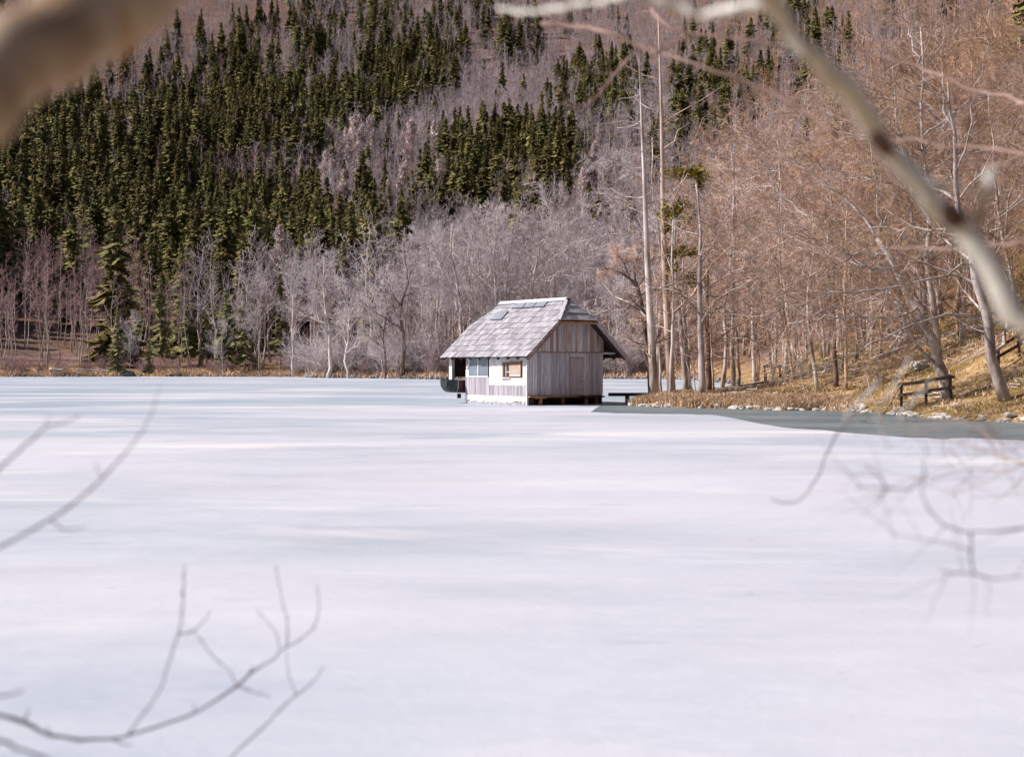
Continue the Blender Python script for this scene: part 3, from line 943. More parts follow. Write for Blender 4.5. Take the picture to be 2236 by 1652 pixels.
n_near = 0
cand = []
y = 62.
while y < 215:
    sp = 4.2 + (y - 60) * .018
    xs = np.arange(9, .40 * y + 8, sp)
    for x in xs:
        cand.append((x + R.uniform(-.45, .45) * sp, y + R.uniform(-.45, .45) * sp))
    y += sp
cand = np.array(cand)
cs = lake_sd(cand[:, 0], cand[:, 1])
cand = cand[(cs > 3.0)]
for (x, y) in cand:
    vx = 1118 + x / y * F
    vb = 800 - (gz(x, y) - CAMZ) / y * F
    if vx < 1560 and y < 90: continue
    if 1560 < vx < 2260 and y < 68 and R.random() < .6: continue
    if R.random() < .10: continue
    pal = NEAR_R if R.random() < (.55 if vx < 1900 else .2) else NEAR_W
    s = R.uniform(.62, 1.05)
    if y < 80: s *= .72
    zn = 'left of the bench' if vx < 1640 else 'just behind the bench' if vx < 1730 else 'right of the bench' if vx < 1850 else 'left of the big leaning trunk' if vx < 2000 else 'behind the big leaning trunk' if vx < 2110 else 'between the leaning trunks' if vx < 2190 else 'right of both leaning trunks'
    if y < 95: lab, grp = 'thin bare tree on the near grassy slope', 'thin bare trees on the near slope'
    elif vx < 1800: lab, grp = 'reddish bare tree behind the grassy point', 'bare trees behind the grassy point'
    else: lab, grp = 'brown bare tree on the steep wooded slope', 'brown bare trees on the steep slope at right'
    near_tree(x, y, s, R.randrange(5), pal, R.gauss(0, .9) if y < 130 else R.random() * 6.28, lab + ', ' + zn, grp + ', ' + zn); n_near += 1
print('near trees', n_near)


# trees drawn limb by limb
def hero(name, D, limbs, bark, twig, label, cat, levels, trunk_sides=8, crown_name='crown', seed=1, jit=.0):
    """limbs: list of (view points, [radius m start, end]); the depth swings a little along every limb"""
    rs = rsx(seed)
    P, Rr = [], []
    for i, (lp, r2) in enumerate(limbs):
        q = []
        for j, p in enumerate(lp):
            dd = D + (p[2] if len(p) > 2 else 0)
            q.append(at(p[0], p[1], dd))
        s = smooth_path(q, 14)
        if jit: s[1:-1] += rs.randn(12, 3) * jit
        P.append(s); Rr.append(np.linspace(r2[0], r2[1], 14))
    P = np.array(P); Rr = np.array(Rr)
    base = P[0, 0].copy()
    P = P - base
    crown = []
    src = [(P, Rr)]
    for lv in levels:
        C, CR = sub(src[-1][0], src[-1][1], rs=rs, **lv)
        src.append((C, CR)); crown.append((C, CR, 3, 0))
    t = empty(name, tuple(base))
    tag(t, label, cat)
    link('trunk', tube_mesh('trunk', [(P, Rr, trunk_sides, 0)], [M[bark]]), t)
    if len(crown) > 1:
        link('limbs', tube_mesh('limbs', crown[:1], [M[bark]]), t); crown = crown[1:]
    if crown:
        link(crown_name, tube_mesh(crown_name, crown, [M[twig]]), t)
    return t


def gbase(vx, D):
    """view y of the ground at a view column and distance"""
    X = (vx - 1118) / F * D
    return 800 - (gz(X, D) - CAMZ) / D * F + 3


DT = 70.5
b1 = gbase(1428, DT)
LV_dead = [dict(K=7, t0=.1, t1=1, ang=(40, 80), lf=.25, rf=.4, n=4, wig=.2, up=-.02, rmin=.008)]
hero('dead_larch', DT, [
    ([(1429, b1), (1424, 760), (1418, 650), (1412, 540), (1408, 420), (1405, 340), (1401, 280), (1399, 200), (1396, 130)], (.235, .03)),
    ([(1401, 205), (1388, 211), (1376, 214), (1351, 215)], (.035, .012)),
    ([(1402, 262, .3), (1390, 272, .6), (1370, 278, 1), (1347, 279, 1.4)], (.035, .012)),
    ([(1405, 302), (1420, 308), (1438, 309), (1447, 305)], (.035, .012)),
    ([(1404, 332, -.2), (1385, 332, -.8), (1365, 338, -1.2), (1350, 345, -1.5)], (.03, .01)),
    ([(1406, 366), (1390, 368), (1370, 365), (1347, 356)], (.04, .012)),
    ([(1406, 366), (1425, 369), (1445, 364)], (.03, .012)),
    ([(1409, 430, .2), (1390, 432, 1), (1360, 428, 1.5), (1335, 412, 2)], (.035, .012)),
    ([(1410, 470), (1392, 450), (1370, 432), (1356, 424)], (.03, .01)),
    ([(1413, 560), (1360, 548), (1300, 560), (1250, 566)], (.03, .01)),
    ([(1400, 226, -.3), (1415, 236, -.8), (1432, 240, -1)], (.022, .008)),
    ([(1398, 180), (1385, 172), (1372, 170)], (.02, .007))],
    'bark_dead', 'bark_dead', 'tall dead larch with bleached trunk and stub branches right of the boathouse', 'dead tree',
    [dict(K=6, t0=.12, t1=1, ang=(40, 80), lf=.22, rf=.4, n=4, wig=.25, up=-.03, rmin=.008)], seed=401)

b2 = gbase(1466, 72.5)
pine = hero('pine_tree', 72.5, [
    ([(1467, b2), (1461, 760), (1455, 660), (1450, 560), (1448, 450), (1446, 360), (1445, 250), (1441, 130), (1437, 30)], (.24, .03)),
    ([(1449, 384), (1470, 378), (1500, 377), (1540, 388), (1552, 392)], (.05, .015)),
    ([(1449, 470), (1440, 462), (1470, 455), (1500, 450)], (.04, .012)),
    ([(1450, 560), (1470, 556), (1500, 552), (1530, 552)], (.04, .012)),
    ([(1446, 352), (1436, 344), (1425, 340)], (.06, .02)),
    ([(1447, 356), (1462, 352), (1480, 360)], (.05, .02)),
    ([(1445, 250, .2), (1458, 262, .8), (1470, 280, 1.2)], (.025, .01)),
    ([(1452, 600), (1475, 612), (1510, 612), (1535, 600)], (.035, .01))],
    'bark_pine', 'twig_rose', 'tall slender conifer with orange trunk and a few green boughs, right of the dead larch', 'pine tree',
    [dict(K=7, t0=.2, t1=1, ang=(40, 80), lf=.3, rf=.4, n=4, wig=.2, up=.0, rmin=.008)], seed=402)


def boughs(parent, D, blobs, mt, seed, name='foliage'):
    """needle clumps: many small faces through flattened volumes"""
    rs = rsx(seed); Vs = []
    base = np.array(parent.location)
    for (vx, vy, rx, ry, n) in blobs:
        c = at(vx, vy, D) - base
        q = rs.randn(n, 3) * np.array([rx, rx * .9, ry]) / F * D * .55 + c
        e1 = rs.randn(n, 3) * .07; e2 = rs.randn(n, 3) * .07
        Vs.append(np.stack([q - e1, q + e1, q + e2], 1).reshape(-1, 3))
    V = np.concatenate(Vs)
    f = np.arange(len(V)).reshape(-1, 3)
    return link(name, np_mesh(name, V, [f], [M[mt]]), parent)


boughs(pine, 72.5, [(1475, 378, 26, 9, 500), (1508, 376, 26, 9, 450), (1535, 386, 18, 6, 180), (1462, 462, 22, 16, 420), (1487, 452, 16, 10, 260), (1455, 500, 8, 10, 120),
                    (1470, 552, 20, 12, 260), (1500, 548, 24, 9, 260), (1465, 585, 14, 16, 150), (1510, 610, 24, 14, 260), (1480, 640, 20, 9, 90)], 'pine_green', 91)

for (lab, D, limbs, bark, seed, lv) in (
    ('pair of grey trunks grown together, left one lit, right of the conifer', 74, [([(1498, 0), (1492, 760), (1484, 700), (1478, 640), (1474, 560), (1476, 470)], (.17, .05)), ([(1506, 0, .5), (1497, 740, .5), (1492, 690, .5), (1489, 630, .6), (1495, 540, .8)], (.15, .04))], 'bark_pale', 410, 1),
    ('thin pale trunk standing close in front of the conifer', 69.5, [([(1463, 0), (1468, 760), (1470, 700), (1472, 640), (1466, 560), (1470, 480)], (.10, .03))], 'bark_dead', 411, 1),
    ('stout pale trunk at the left end of the grassy point', 67.5, [([(1533, 0), (1533, 800), (1531, 740), (1529, 690), (1527, 620), (1531, 540), (1529, 470), (1520, 400)], (.19, .05)), ([(1530, 690), (1560, 675), (1600, 668), (1640, 640), (1655, 620)], (.05, .02))], 'bark_pale', 412, 1),
    ('dark trunk behind the stout pale trunk on the point', 76, [([(1549, 0), (1549, 780), (1546, 720), (1543, 650), (1548, 560)], (.2, .06))], 'bark_dark', 413, 1),
    ('slim orange stem right of the dark trunk on the point', 73, [([(1558, 0), (1555, 770), (1550, 700), (1553, 620)], (.07, .03))], 'bark_warm', 414, 1),
    ('thin forked sapling leaning left in the straw of the point', 67.2, [([(1515, 0), (1508, 830), (1500, 790), (1490, 740)], (.035, .012)), ([(1521, 0, .3), (1518, 830, .3), (1512, 780, .3), (1500, 700, .3)], (.035, .01))], 'bark_pale', 415, 0),
    ('dark crooked tree forking left beside the dead larch', 71.2, [([(1424, 0), (1416, 790), (1411, 740), (1406, 690), (1399, 640), (1392, 625)], (.15, .09)), ([(1392, 625), (1375, 607), (1350, 592), (1330, 585), (1308, 590)], (.08, .02)), ([(1392, 625), (1384, 600), (1388, 570), (1400, 545)], (.06, .02)), ([(1375, 607), (1360, 570), (1340, 545)], (.04, .012))], 'bark_dark', 416, 1),
    ('slim pale stem between the dead larch and the conifer', 74.5, [([(1444, 0), (1441, 790), (1437, 730), (1436, 660), (1430, 600)], (.08, .03))], 'bark_pale', 417, 1),
    ('pair of pale trunks behind the small bench', 92, [([(1648, 0), (1646, 760), (1644, 700), (1640, 620), (1645, 520)], (.16, .05)), ([(1656, 0), (1656, 770), (1654, 720), (1660, 640), (1670, 540)], (.13, .04))], 'bark_pale', 418, 1),
    ('slender trunk leaning left just right of the bench', 70.5, [([(1735, 0), (1727, 800), (1720, 740), (1712, 690), (1706, 620), (1700, 520)], (.09, .03))], 'bark_warm', 419, 1),
    ('crooked pale trunk with a bend, middle of the grassy slope', 65.5, [([(1786, 0), (1778, 790), (1768, 745), (1765, 700), (1760, 660), (1768, 610), (1780, 540), (1775, 460)], (.11, .03)), ([(1765, 700), (1790, 682), (1812, 672)], (.045, .02))], 'bark_pale', 420, 1),
    ('dark shaded stem of the pair left of the leaning white trunk', 66.5, [([(1826, 0), (1824, 800), (1821, 740), (1818, 690), (1822, 600), (1815, 480)], (.13, .04))], 'bark_dark', 421, 1),  # the shade on this stem is put into its dark bark colour
    ('straight orange lit stem of the pair left of the leaning white trunk', 65.2, [([(1848, 0), (1848, 790), (1846, 730), (1844, 660), (1845, 580), (1850, 460)], (.095, .03))], 'bark_warm', 422, 1),  # the sunlit look of this stem is put into its warm bark colour
    ('thin trunk rising from the moss above the grassy slope', 76, [([(1921, 0), (1922, 760), (1925, 720), (1927, 660), (1925, 560)], (.11, .04))], 'bark_warm', 423, 1),
    ('slim upright tree on the slope between the two leaning trunks', 72, [([(2090, 0), (2092, 760), (2090, 700), (2095, 600), (2088, 480)], (.11, .04))], 'bark_warm', 424, 1),
    ('slim tree left of the right-hand leaning trunk', 75, [([(2125, 0), (2126, 740), (2130, 660), (2128, 560), (2135, 440)], (.10, .04))], 'bark_warm', 425, 1),
    ('thin twiggy stem leaning left low over the grass', 63.5, [([(1763, 0), (1750, 820), (1740, 780), (1728, 742)], (.04, .012))], 'bark_warm', 426, 0)):
    b = gbase(limbs[0][0][0][0], D)
    L2 = []
    for lp, r2 in limbs:
        lp = [((p[0], gbase(p[0], D + (p[2] if len(p) > 2 else 0))) + tuple(p[2:])) if p[1] == 0 else p for p in lp]
        L2.append((lp, r2))
    lvs = [dict(K=13, t0=.3, t1=1, ang=(35, 80), lf=.38, rf=.4, n=6, wig=.16, up=.03, rmin=.014),
           dict(K=8, t0=.15, t1=1, ang=(30, 60), lf=.5, rf=.5, n=4, wig=.2, up=.03, rmin=.011),
           dict(K=6, t0=.15, t1=1, ang=(30, 60), lf=.55, rf=.5, n=3, wig=.2, up=.02, rmin=.009)] if lv else \
          [dict(K=5, t0=.3, t1=1, ang=(30, 60), lf=.4, rf=.5, n=4, wig=.15, up=.04, rmin=.007)]
    hero('bare_tree', D, L2, bark, 'twig_rose', lab, 'bare tree', lvs, seed=seed, jit=.02)

# wide tree whose long pale limbs reach left over the footbridge and behind the dead larch
gw_ = gbase(1437, 77)
LVL = [dict(K=12, t0=.12, t1=1, ang=(25, 65), lf=.34, rf=.42, n=6, wig=.14, up=.01, rmin=.014),
       dict(K=8, t0=.1, t1=1, ang=(30, 60), lf=.5, rf=.5, n=4, wig=.18, up=.01, rmin=.012),
       dict(K=6, t0=.1, t1=1, ang=(30, 60), lf=.55, rf=.5, n=3, wig=.2, up=.0, rmin=.010)]
hero('wide_tree', 77, [
    ([(1437, gw_ + 3), (1436, 780), (1440, 700), (1446, 620), (1440, 540), (1430, 460), (1420, 390), (1424, 300)], (.13, .03)),
    ([(1444, 640), (1400, 650), (1350, 670), (1300, 690), (1255, 690)], (.045, .012)),
    ([(1442, 560), (1390, 575), (1330, 590), (1270, 580), (1215, 595)], (.045, .012)),
    ([(1436, 510), (1380, 505), (1320, 515), (1260, 530), (1200, 545)], (.04, .012)),
    ([(1430, 460), (1380, 440), (1320, 440), (1270, 455)], (.04, .012)),
    ([(1440, 700), (1400, 720), (1360, 745), (1330, 760)], (.035, .012)),
    ([(1446, 620), (1490, 600), (1540, 600), (1590, 585), (1640, 590)], (.04, .012)),
    ([(1420, 400), (1380, 370), (1330, 350), (1290, 360)], (.03, .01)),
    ([(1437, 740), (1410, 755), (1385, 770)], (.03, .01))],
    'bark_dead', 'twig_pale', 'wide bare tree with long pale limbs reaching left behind the dead larch', 'bare tree', LVL, seed=460, jit=.05)
gx_ = gbase(1600, 80)
hero('wide_tree', 80, [
    ([(1600, gx_ + 3), (1603, 770), (1598, 700), (1605, 620), (1598, 540), (1606, 440), (1600, 340), (1606, 250)], (.15, .03)),
    ([(1604, 640), (1560, 650), (1515, 670), (1480, 672)], (.045, .012)),
    ([(1600, 560), (1560, 540), (1510, 545), (1470, 560)], (.045, .012)),
    ([(1604, 600), (1650, 590), (1700, 600), (1760, 590)], (.045, .012)),
    ([(1606, 440), (1560, 420), (1520, 430), (1480, 425)], (.04, .012)),
    ([(1600, 500), (1650, 470), (1700, 470), (1750, 455)], (.045, .012)),
    ([(1602, 380), (1560, 330), (1530, 300)], (.03, .01)), ([(1602, 380), (1660, 350), (1700, 345)], (.03, .01)),
    ([(1598, 690), (1550, 715), (1500, 730)], (.035, .01)), ([(1600, 680), (1650, 700), (1700, 712), (1740, 730)], (.035, .01))],
    'bark_pale', 'twig_rose', 'wide bare tree left of the bench, level limbs on both sides', 'bare tree', LVL, seed=461, jit=.05)

gy_ = gbase(2050, 68)
hero('spreading_tree', 68, [
    ([(2050, gy_ + 3), (2044, 740), (2030, 640), (2020, 540), (2026, 430), (2015, 330), (2020, 200), (2010, 60)], (.17, .04)),
    ([(2030, 640), (1960, 625), (1880, 640), (1800, 625), (1710, 640), (1630, 632)], (.07, .015)),
    ([(2020, 540), (1950, 505), (1870, 500), (1780, 470), (1690, 475), (1600, 450)], (.07, .015)),
    ([(2026, 430), (1960, 400), (1880, 395), (1790, 360), (1700, 350), (1610, 320)], (.065, .015)),
    ([(2015, 330), (1950, 290), (1860, 270), (1780, 240), (1690, 235)], (.06, .012)),
    ([(2018, 240), (1950, 190), (1870, 160), (1800, 120)], (.05, .012)),
    ([(2022, 560), (2080, 520), (2150, 510), (2230, 480), (2300, 480)], (.06, .015)),
    ([(2020, 380), (2090, 340), (2160, 330), (2240, 290)], (.06, .012)),
    ([(2015, 300), (2080, 250), (2150, 200), (2230, 180)], (.05, .012)),
    ([(2012, 150), (2060, 90), (2120, 40), (2180, 10)], (.04, .012)),
    ([(2036, 690), (1980, 700), (1900, 735), (1830, 740), (1760, 765)], (.05, .012))],
    'bark_dead', 'twig_rose', 'upright tree between the two leaning trunks with long level limbs sweeping left', 'bare tree', LVL, seed=462, jit=.07)

# the two big leaning white trunks with limbs reaching out over the lake
LVH = [dict(K=11, t0=.2, t1=1, ang=(25, 65), lf=.42, rf=.42, n=6, wig=.15, up=.03, rmin=.014),
       dict(K=8, t0=.1, t1=1, ang=(30, 65), lf=.55, rf=.5, n=5, wig=.2, up=.02, rmin=.012),
       dict(K=7, t0=.1, t1=1, ang=(30, 65), lf=.55, rf=.55, n=4, wig=.2, up=.01, rmin=.010)]
g1 = gbase(2072, 57)
hero('leaning_tree', 57, [
    ([(2072, g1 + 4), (2062, 835), (2048, 790), (2034, 745), (2018, 705), (2003, 672), (1985, 640), (1962, 596), (1938, 556), (1915, 520)], (.27, .10)),
    ([(1938, 556), (1900, 548), (1860, 556), (1822, 546), (1780, 520), (1740, 480)], (.06, .012)),
    ([(1960, 596, .4), (1925, 590, .8), (1880, 580, 1), (1835, 570, 1.5), (1790, 560, 2), (1740, 540, 2.4)], (.09, .02)),
    ([(2003, 672), (1950, 690, -.6), (1900, 688, -1), (1840, 690, -1.4), (1780, 700, -2), (1720, 706, -2.4)], (.08, .02)),
    ([(1915, 520), (1880, 470, .5), (1840, 430, 1), (1790, 390, 1.5), (1740, 350, 2), (1690, 330, 2)], (.06, .012)),
    ([(1915, 520), (1925, 460, -.5), (1915, 400, -1), (1900, 330, -1), (1890, 250, -1)], (.06, .012)),
    ([(1860, 556), (1830, 590, -.5), (1790, 600, -1), (1740, 620, -1), (1690, 610, -1.4)], (.06, .015)),
    ([(1822, 546), (1780, 480, 1), (1720, 440, 1.4), (1660, 420, 2), (1600, 405, 2.4)], (.05, .012)),
    ([(1780, 520), (1720, 520, -1), (1660, 500, -1.2), (1600, 480, -1.4), (1540, 470, -1.5)], (.035, .01)),
    ([(1740, 480), (1690, 400, 0), (1640, 330, 0), (1600, 260, .5)], (.03, .01))],
    'bark_dead', 'twig_rose', 'big leaning tree with white blotched trunk, left of the two, limbs spread over the lake', 'leaning tree', LVH, seed=451, jit=.09)
g2 = gbase(2198, 52)
hero('leaning_tree', 52, [
    ([(2198, g2 + 4), (2188, 850), (2172, 790), (2155, 740), (2146, 690), (2140, 640), (2128, 580), (2110, 520), (2098, 450), (2090, 370), (2082, 280), (2070, 180)], (.24, .03)),
    ([(2172, 790), (2190, 760, .4), (2200, 700, .8), (2195, 640, 1), (2210, 560, 1)], (.09, .03)),
    ([(2146, 690), (2087, 672, -.5), (2036, 690, -1), (1970, 714, -1.5), (1918, 744, -2), (1866, 775, -2.5), (1800, 806, -3), (1725, 822, -3.4)], (.055, .012)),
    ([(2129, 579), (2050, 604, -.8), (1976, 622, -1.4), (1879, 638, -2), (1789, 648, -2.5), (1720, 668, -3), (1660, 690, -3)], (.055, .012)),
    ([(2098, 450), (2060, 420, .5), (2010, 380, 1), (1960, 330, 1), (1900, 300, 1.5), (1840, 290, 2)], (.07, .015)),
    ([(2090, 370), (2110, 300, -.5), (2125, 220, -1), (2150, 130, -1.5), (2160, 20, -1.5)], (.045, .012)),
    ([(2082, 280), (2040, 200, .5), (2000, 120, 1), (1975, 30, 1.5)], (.06, .015)),
    ([(2110, 520), (2050, 510, 1), (1990, 505, 1.5), (1920, 490, 2), (1850, 500, 2.4)], (.06, .015))],
    'bark_pale', 'twig_warm', 'second leaning tree with pale trunk at the far right, roots near the water', 'leaning tree', LVH, seed=452, jit=.09)

# ------------------------------------------------------------------ boathouse
TH = math.radians(35)
C0 = (.74, 69.4)
hut = empty('boathouse', (C0[0], C0[1], 0), TH)
tag(hut, 'grey weathered wooden boathouse with half-hipped shingle roof standing on the frozen lake', 'boathouse')
GW, SL = 4.74, 7.02
EZ, RZ, HZ = 2.38, 5.24, 4.15
XL, XR, XM = -.4, 5.78, 2.69
YN, YF, RN, RF = -.63, 7.23, .32, 6.19
k_sl = (RZ - EZ) / (XM - XL)
def roof_z(x): return EZ + (x - XL) * k_sl if x < XM else EZ + (XR - x) * k_sl


# walls: backing sheets, planks are sub-parts
gw = MB().prism([(0.03, .05, .45), (GW - .03, .05, .45), (GW - .03, .05, roof_z(GW) - .12), (3.85, .05, HZ - .12), (1.5, .05, HZ - .12), (.03, .05, roof_z(0) - .12)], (0, .03, 0)).build('gable_wall', M['dark_wood'], hut)
x = 0.0
i = 0
while x < GW - .02:
    w = R.uniform(.125, .185); x1 = min(x + w, GW)
    if not (2.54 < (x + x1) / 2 < 3.5):
        MB().box(x + .006, x1 - .006, R.uniform(-.012, .008), .045, R.uniform(.44, .48), 2.60).build('plank', M['plank_gable'], gw)
    else:
        MB().box(x + .006, x1 - .006, R.uniform(-.01, .006), .045, 2.365, 2.60).build('plank', M['plank_gable'], gw)
    x = x1
x = .0
while x < GW - .05:
    w = R.uniform(.13, .2); x1 = min(x + w, GW)
    zt0 = min(roof_z(x) - .13, HZ - .10); zt1 = min(roof_z(x1) - .13, HZ - .10)
    yy = R.uniform(-.045, -.03)
    if min(zt0, zt1) > 2.66:
        MB().prism([(x + .006, yy, 2.625), (x1 - .006, yy, 2.625), (x1 - .006, yy, zt1), (x + .006, yy, zt0)], (0, .035, 0)).build('plank', M['plank_brown'] if R.random() < .3 else M['plank_gable'], gw)
    x = x1
# tie beam and its end under the right eave
MB().box(.45, GW, -.065, -.02, 2.585, 2.625).build('tie_beam', M['barge'], hut)
MB().box(GW + .002, XR - .30, -.06, .06, 2.52, 2.62).build('tie_beam', M['frame_white'], hut)
for yy in (1.6, 3.4, 5.2, 6.9):
    MB().box(GW + .05, XR - .32, yy, yy + .1, 2.5, 2.6).build('outrigger', M['dark_wood'], hut)
# door
dr_ = MB().box(2.56, 3.48, -.02, .04, .47, 2.34).build('door', M['plank_brown'], hut)
dr_['label'] = 'reddish brown plank door'
x = 2.56
while x < 3.47:
    x1 = min(x + .154, 3.48)
    MB().box(x + .004, x1 - .004, -.04, -.022, .48, 2.33).build('plank', M['door_wood'], dr_); x = x1
MB().box(3.33, 3.44, -.055, -.042, 1.28, 1.33).build('handle', M['frame_white'], dr_)
MB().box(2.60, 3.42, -.056, -.042, .72, .78).build('batten', M['plank_brown'], dr_)

# lake side wall
sw = MB().box(.05, .08, 0.03, 5.48, .10, 2.5).build('side_wall', M['dark_wood'], hut)
def sideplanks(y0, y1, z0, z1, m, xo, wr=(.12, .17), holes=(), jz=.01):
    y = y0
    while y < y1 - .01:
        ya = min(y + R.uniform(*wr), y1)
        if ya > y1 - .06: ya = y1
        cyy = (y + ya) / 2
        spans = [(z0, z1)]
        for (h0, h1, a, b) in holes:
            if h0 < cyy < h1:
                spans = [(s, t) for (s, t) in ((spans[0][0], a), (b, spans[0][1])) if t - s > .05]
        for (s, t) in spans:
            MB().box(xo + R.uniform(-.008, .006), .045, y + .005, ya - .005, s + R.uniform(-jz, jz), t).build('plank', m, sw)
        y = ya
win2 = (.42, 2.10, 1.36, 2.12)
sideplanks(0, 3.28, .96, 2.44, M['plank_white'], -.012, holes=(win2,), wr=(.11, .2))
sideplanks(0, 3.28, .46, .955, M['plank_side'], -.004, wr=(.07, .12))
sideplanks(3.28, 5.48, .46, 1.36, M['plank_side'], -.022, wr=(.07, .12))
sideplanks(5.22, 5.48, 1.365, 1.75, M['plank_white'], -.01)
sideplanks(0, 5.48, .13, .45, M['plank_white'], -.05, wr=(.10, .2), jz=.06)
sideplanks(.02, 5.40, .0, .15, M['plank_side'], -.03, wr=(.09, .14), jz=.02)
for yy in (-.03, ):
    MB().box(-.06, .03, -.055, .015, 0, 2.5).build('corner_board', M['plank_white'], hut)
# large window with two sheets
lw = MB().box(-.012, .03, 3.45, 5.23, 1.38, 2.46).build('window', M['frame_white'], hut)
lw['label'] = 'large window of two grey sheets with slanted left corner'
MB().prism([(-.02, 3.47, 1.42), (-.02, 4.24, 1.42), (-.02, 4.24, 2.44), (-.02, 3.47, 2.44)], (.005, 0, 0)).build('pane', M['pane_sheet'], lw)
MB().prism([(-.02, 4.32, 1.42), (-.02, 5.16, 1.42), (-.02, 5.16, 1.88), (-.02, 4.86, 2.44), (-.02, 4.32, 2.44)], (.005, 0, 0)).build('pane', M['pane_sheet'], lw)
MB().box(-.045, -.022, 4.245, 4.315, 1.38, 2.46).build('frame', M['frame_white'], lw)
MB().box(-.05, -.022, 3.36, 5.3, 1.36, 1.415).build('sill', M['plank_white'], lw)
MB().beam((-.04, 5.26, 1.76), (-.04, 4.88, 2.46), .05, .05, (1, 0, 0)).build('brace', M['plank_white'], hut)
MB().box(.0, .05, 5.24, 5.46, 1.78, 2.46).build('corner_board', M['plank_side'], hut)
# small window with shutter swung open to the right
w2 = MB().box(-.03, .03, 1.46, 2.09, 1.36, 2.11).build('window', M['shutter'], hut)
w2['label'] = 'small dark window with orange brown frame'
MB().box(-.036, -.031, 1.52, 2.0, 1.40, 2.06).build('pane', M['pane_dark'], w2)
MB().box(-.045, -.037, 1.74, 1.775, 1.40, 2.06).build('glazing_bar', M['frame_white'], w2)
MB().box(-.045, -.037, 1.47, 1.735, 1.62, 1.655).build('glazing_bar', M['frame_white'], w2)
MB().box(-.09, -.032, 1.4, 2.14, 1.30, 1.355).build('sill', M['plank_white'], w2)
sh = MB().box(-.075, -.05, .46, 1.44, 1.40, 1.98).build('shutter', M['shutter_pale'], hut)
MB().box(-.085, -.045, .44, 1.46, 1.985, 2.14).build('shutter_head', M['shutter'], sh)
MB().box(-.088, -.077, .50, 1.32, 1.44, 1.485).build('batten', M['frame_white'], sh)
MB().box(-.07, -.03, .40, .44, 1.38, 2.2).build('hinge_post', M['dark_wood'], sh)
# boat bay post, back walls, floor
MB().box(-.05, .12, 6.74, 7.02, .75, 2.5).build('post', M['plank_white'], hut)
MB().box(GW - .08, GW, .09, SL, .0, 2.9).build('back_wall', M['dark_wood'], hut)  # part below the floor added as a skirt to keep the underside dark
MB().prism([(.05, SL - .06, 1.35), (GW - .09, SL - .06, 1.35), (GW - .09, SL - .06, 2.8), (3.8, SL - .06, HZ - .14), (1.55, SL - .06, HZ - .14), (.05, SL - .06, 2.62)], (0, .05, 0)).build('far_gable', M['dark_wood'], hut)
MB().box(1.2, GW - .09, SL - .055, SL - .01, 0, 1.34).build('far_wall', M['dark_wood'], hut)  # foot of the wall added down to the ice to darken the underfloor
MB().box(.09, GW - .09, 5.38, 5.46, .0, 2.9).build('bay_wall', M['dark_wood'], hut)
MB().box(.09, GW - .09, .09, 5.36, .36, .44).build('floor', M['dark_wood'], hut)
MB().box(.06, GW - .09, 1.3, 1.36, .0, .355).build('underfloor_dark_panel', M['dark_wood'], hut)  # added dark panel, stands in for the shade below the floor
for (px_, py_) in ((2.4, .35), (3.86, .30), (.5, .35), (GW - .2, .3)):
    MB().box(px_, px_ + .14, py_, py_ + .14, -.2, .355).build('post', M['deck'], hut)
MB().box(-.02, 2.98, -.28, -.02, .40, .45).build('deck', M['deck'], hut)
MB().box(2.99, GW, -.16, -.02, .36, .42).build('deck', M['dark_wood'], hut)
MB().box(.0, GW, -.015, .045, .33, .43).build('sill_beam', M['dark_wood'], hut)
mb = MB(); mb.box(.62, .69, -.3, -.2, 0, .37); mb.beam((.5, -.25, 0.0), (.64, -.25, .3), .05, .05); mb.box(.3, .98, -.27, -.22, .33, .385)
mb.build('trestle', M['deck'], hut)
for zz_ in range(3):
    MB().box(.03, .16 + .1 * zz_, -.02 + .04 * zz_, .07 + .04 * zz_, 0, .34 - .06 * zz_).build('pile', M['dark_wood'], hut)

# roof
tk = .05
rf_ = MB()
rf_.prism([(XL, YN, EZ), (XL, YF, EZ), (1.51, YF, HZ), (XM, RF, RZ), (XM, RN, RZ), (1.51, YN, HZ)], (0, 0, -tk))
roof = rf_.build('roof', M['dark_wood'], hut)
MB().prism([(XR, YN, EZ), (XR, YF, EZ), (3.87, YF, HZ), (XM + .002, RF, RZ), (XM + .002, RN, RZ), (3.87, YN, HZ)], (0, 0, -tk)).build('roof_slope', M['dark_wood'], hut)
MB().prism([(1.515, YN + .002, HZ), (3.865, YN + .002, HZ), (XM, RN - .003, RZ - .003)], (0, 0, -tk)).build('roof_hip', M['dark_wood'], hut)
MB().prism([(1.515, YF - .002, HZ), (3.865, YF - .002, HZ), (XM, RF + .003, RZ - .003)], (0, 0, -tk)).build('roof_hip', M['dark_wood'], hut)
pit = math.atan(k_sl); cs_, sn_ = math.cos(pit), math.sin(pit)
SLOPE = (XM - XL) / cs_


def shingle_box(mb, s0, s1, y0, y1, lift, th, side=1):
    """board lying on the left (side=1) or right slope between slope distances"""
    out = []
    for s, t in ((s0, lift + th), (s1, .012 + th), (s1, .012), (s0, lift)):
        xx = s * cs_ - t * sn_; z = EZ + s * sn_ + t * cs_
        xx = XL + xx if side == 1 else XR - xx
        out.append((xx, y0, z))
    mb.prism(out, (0, y1 - y0, 0))


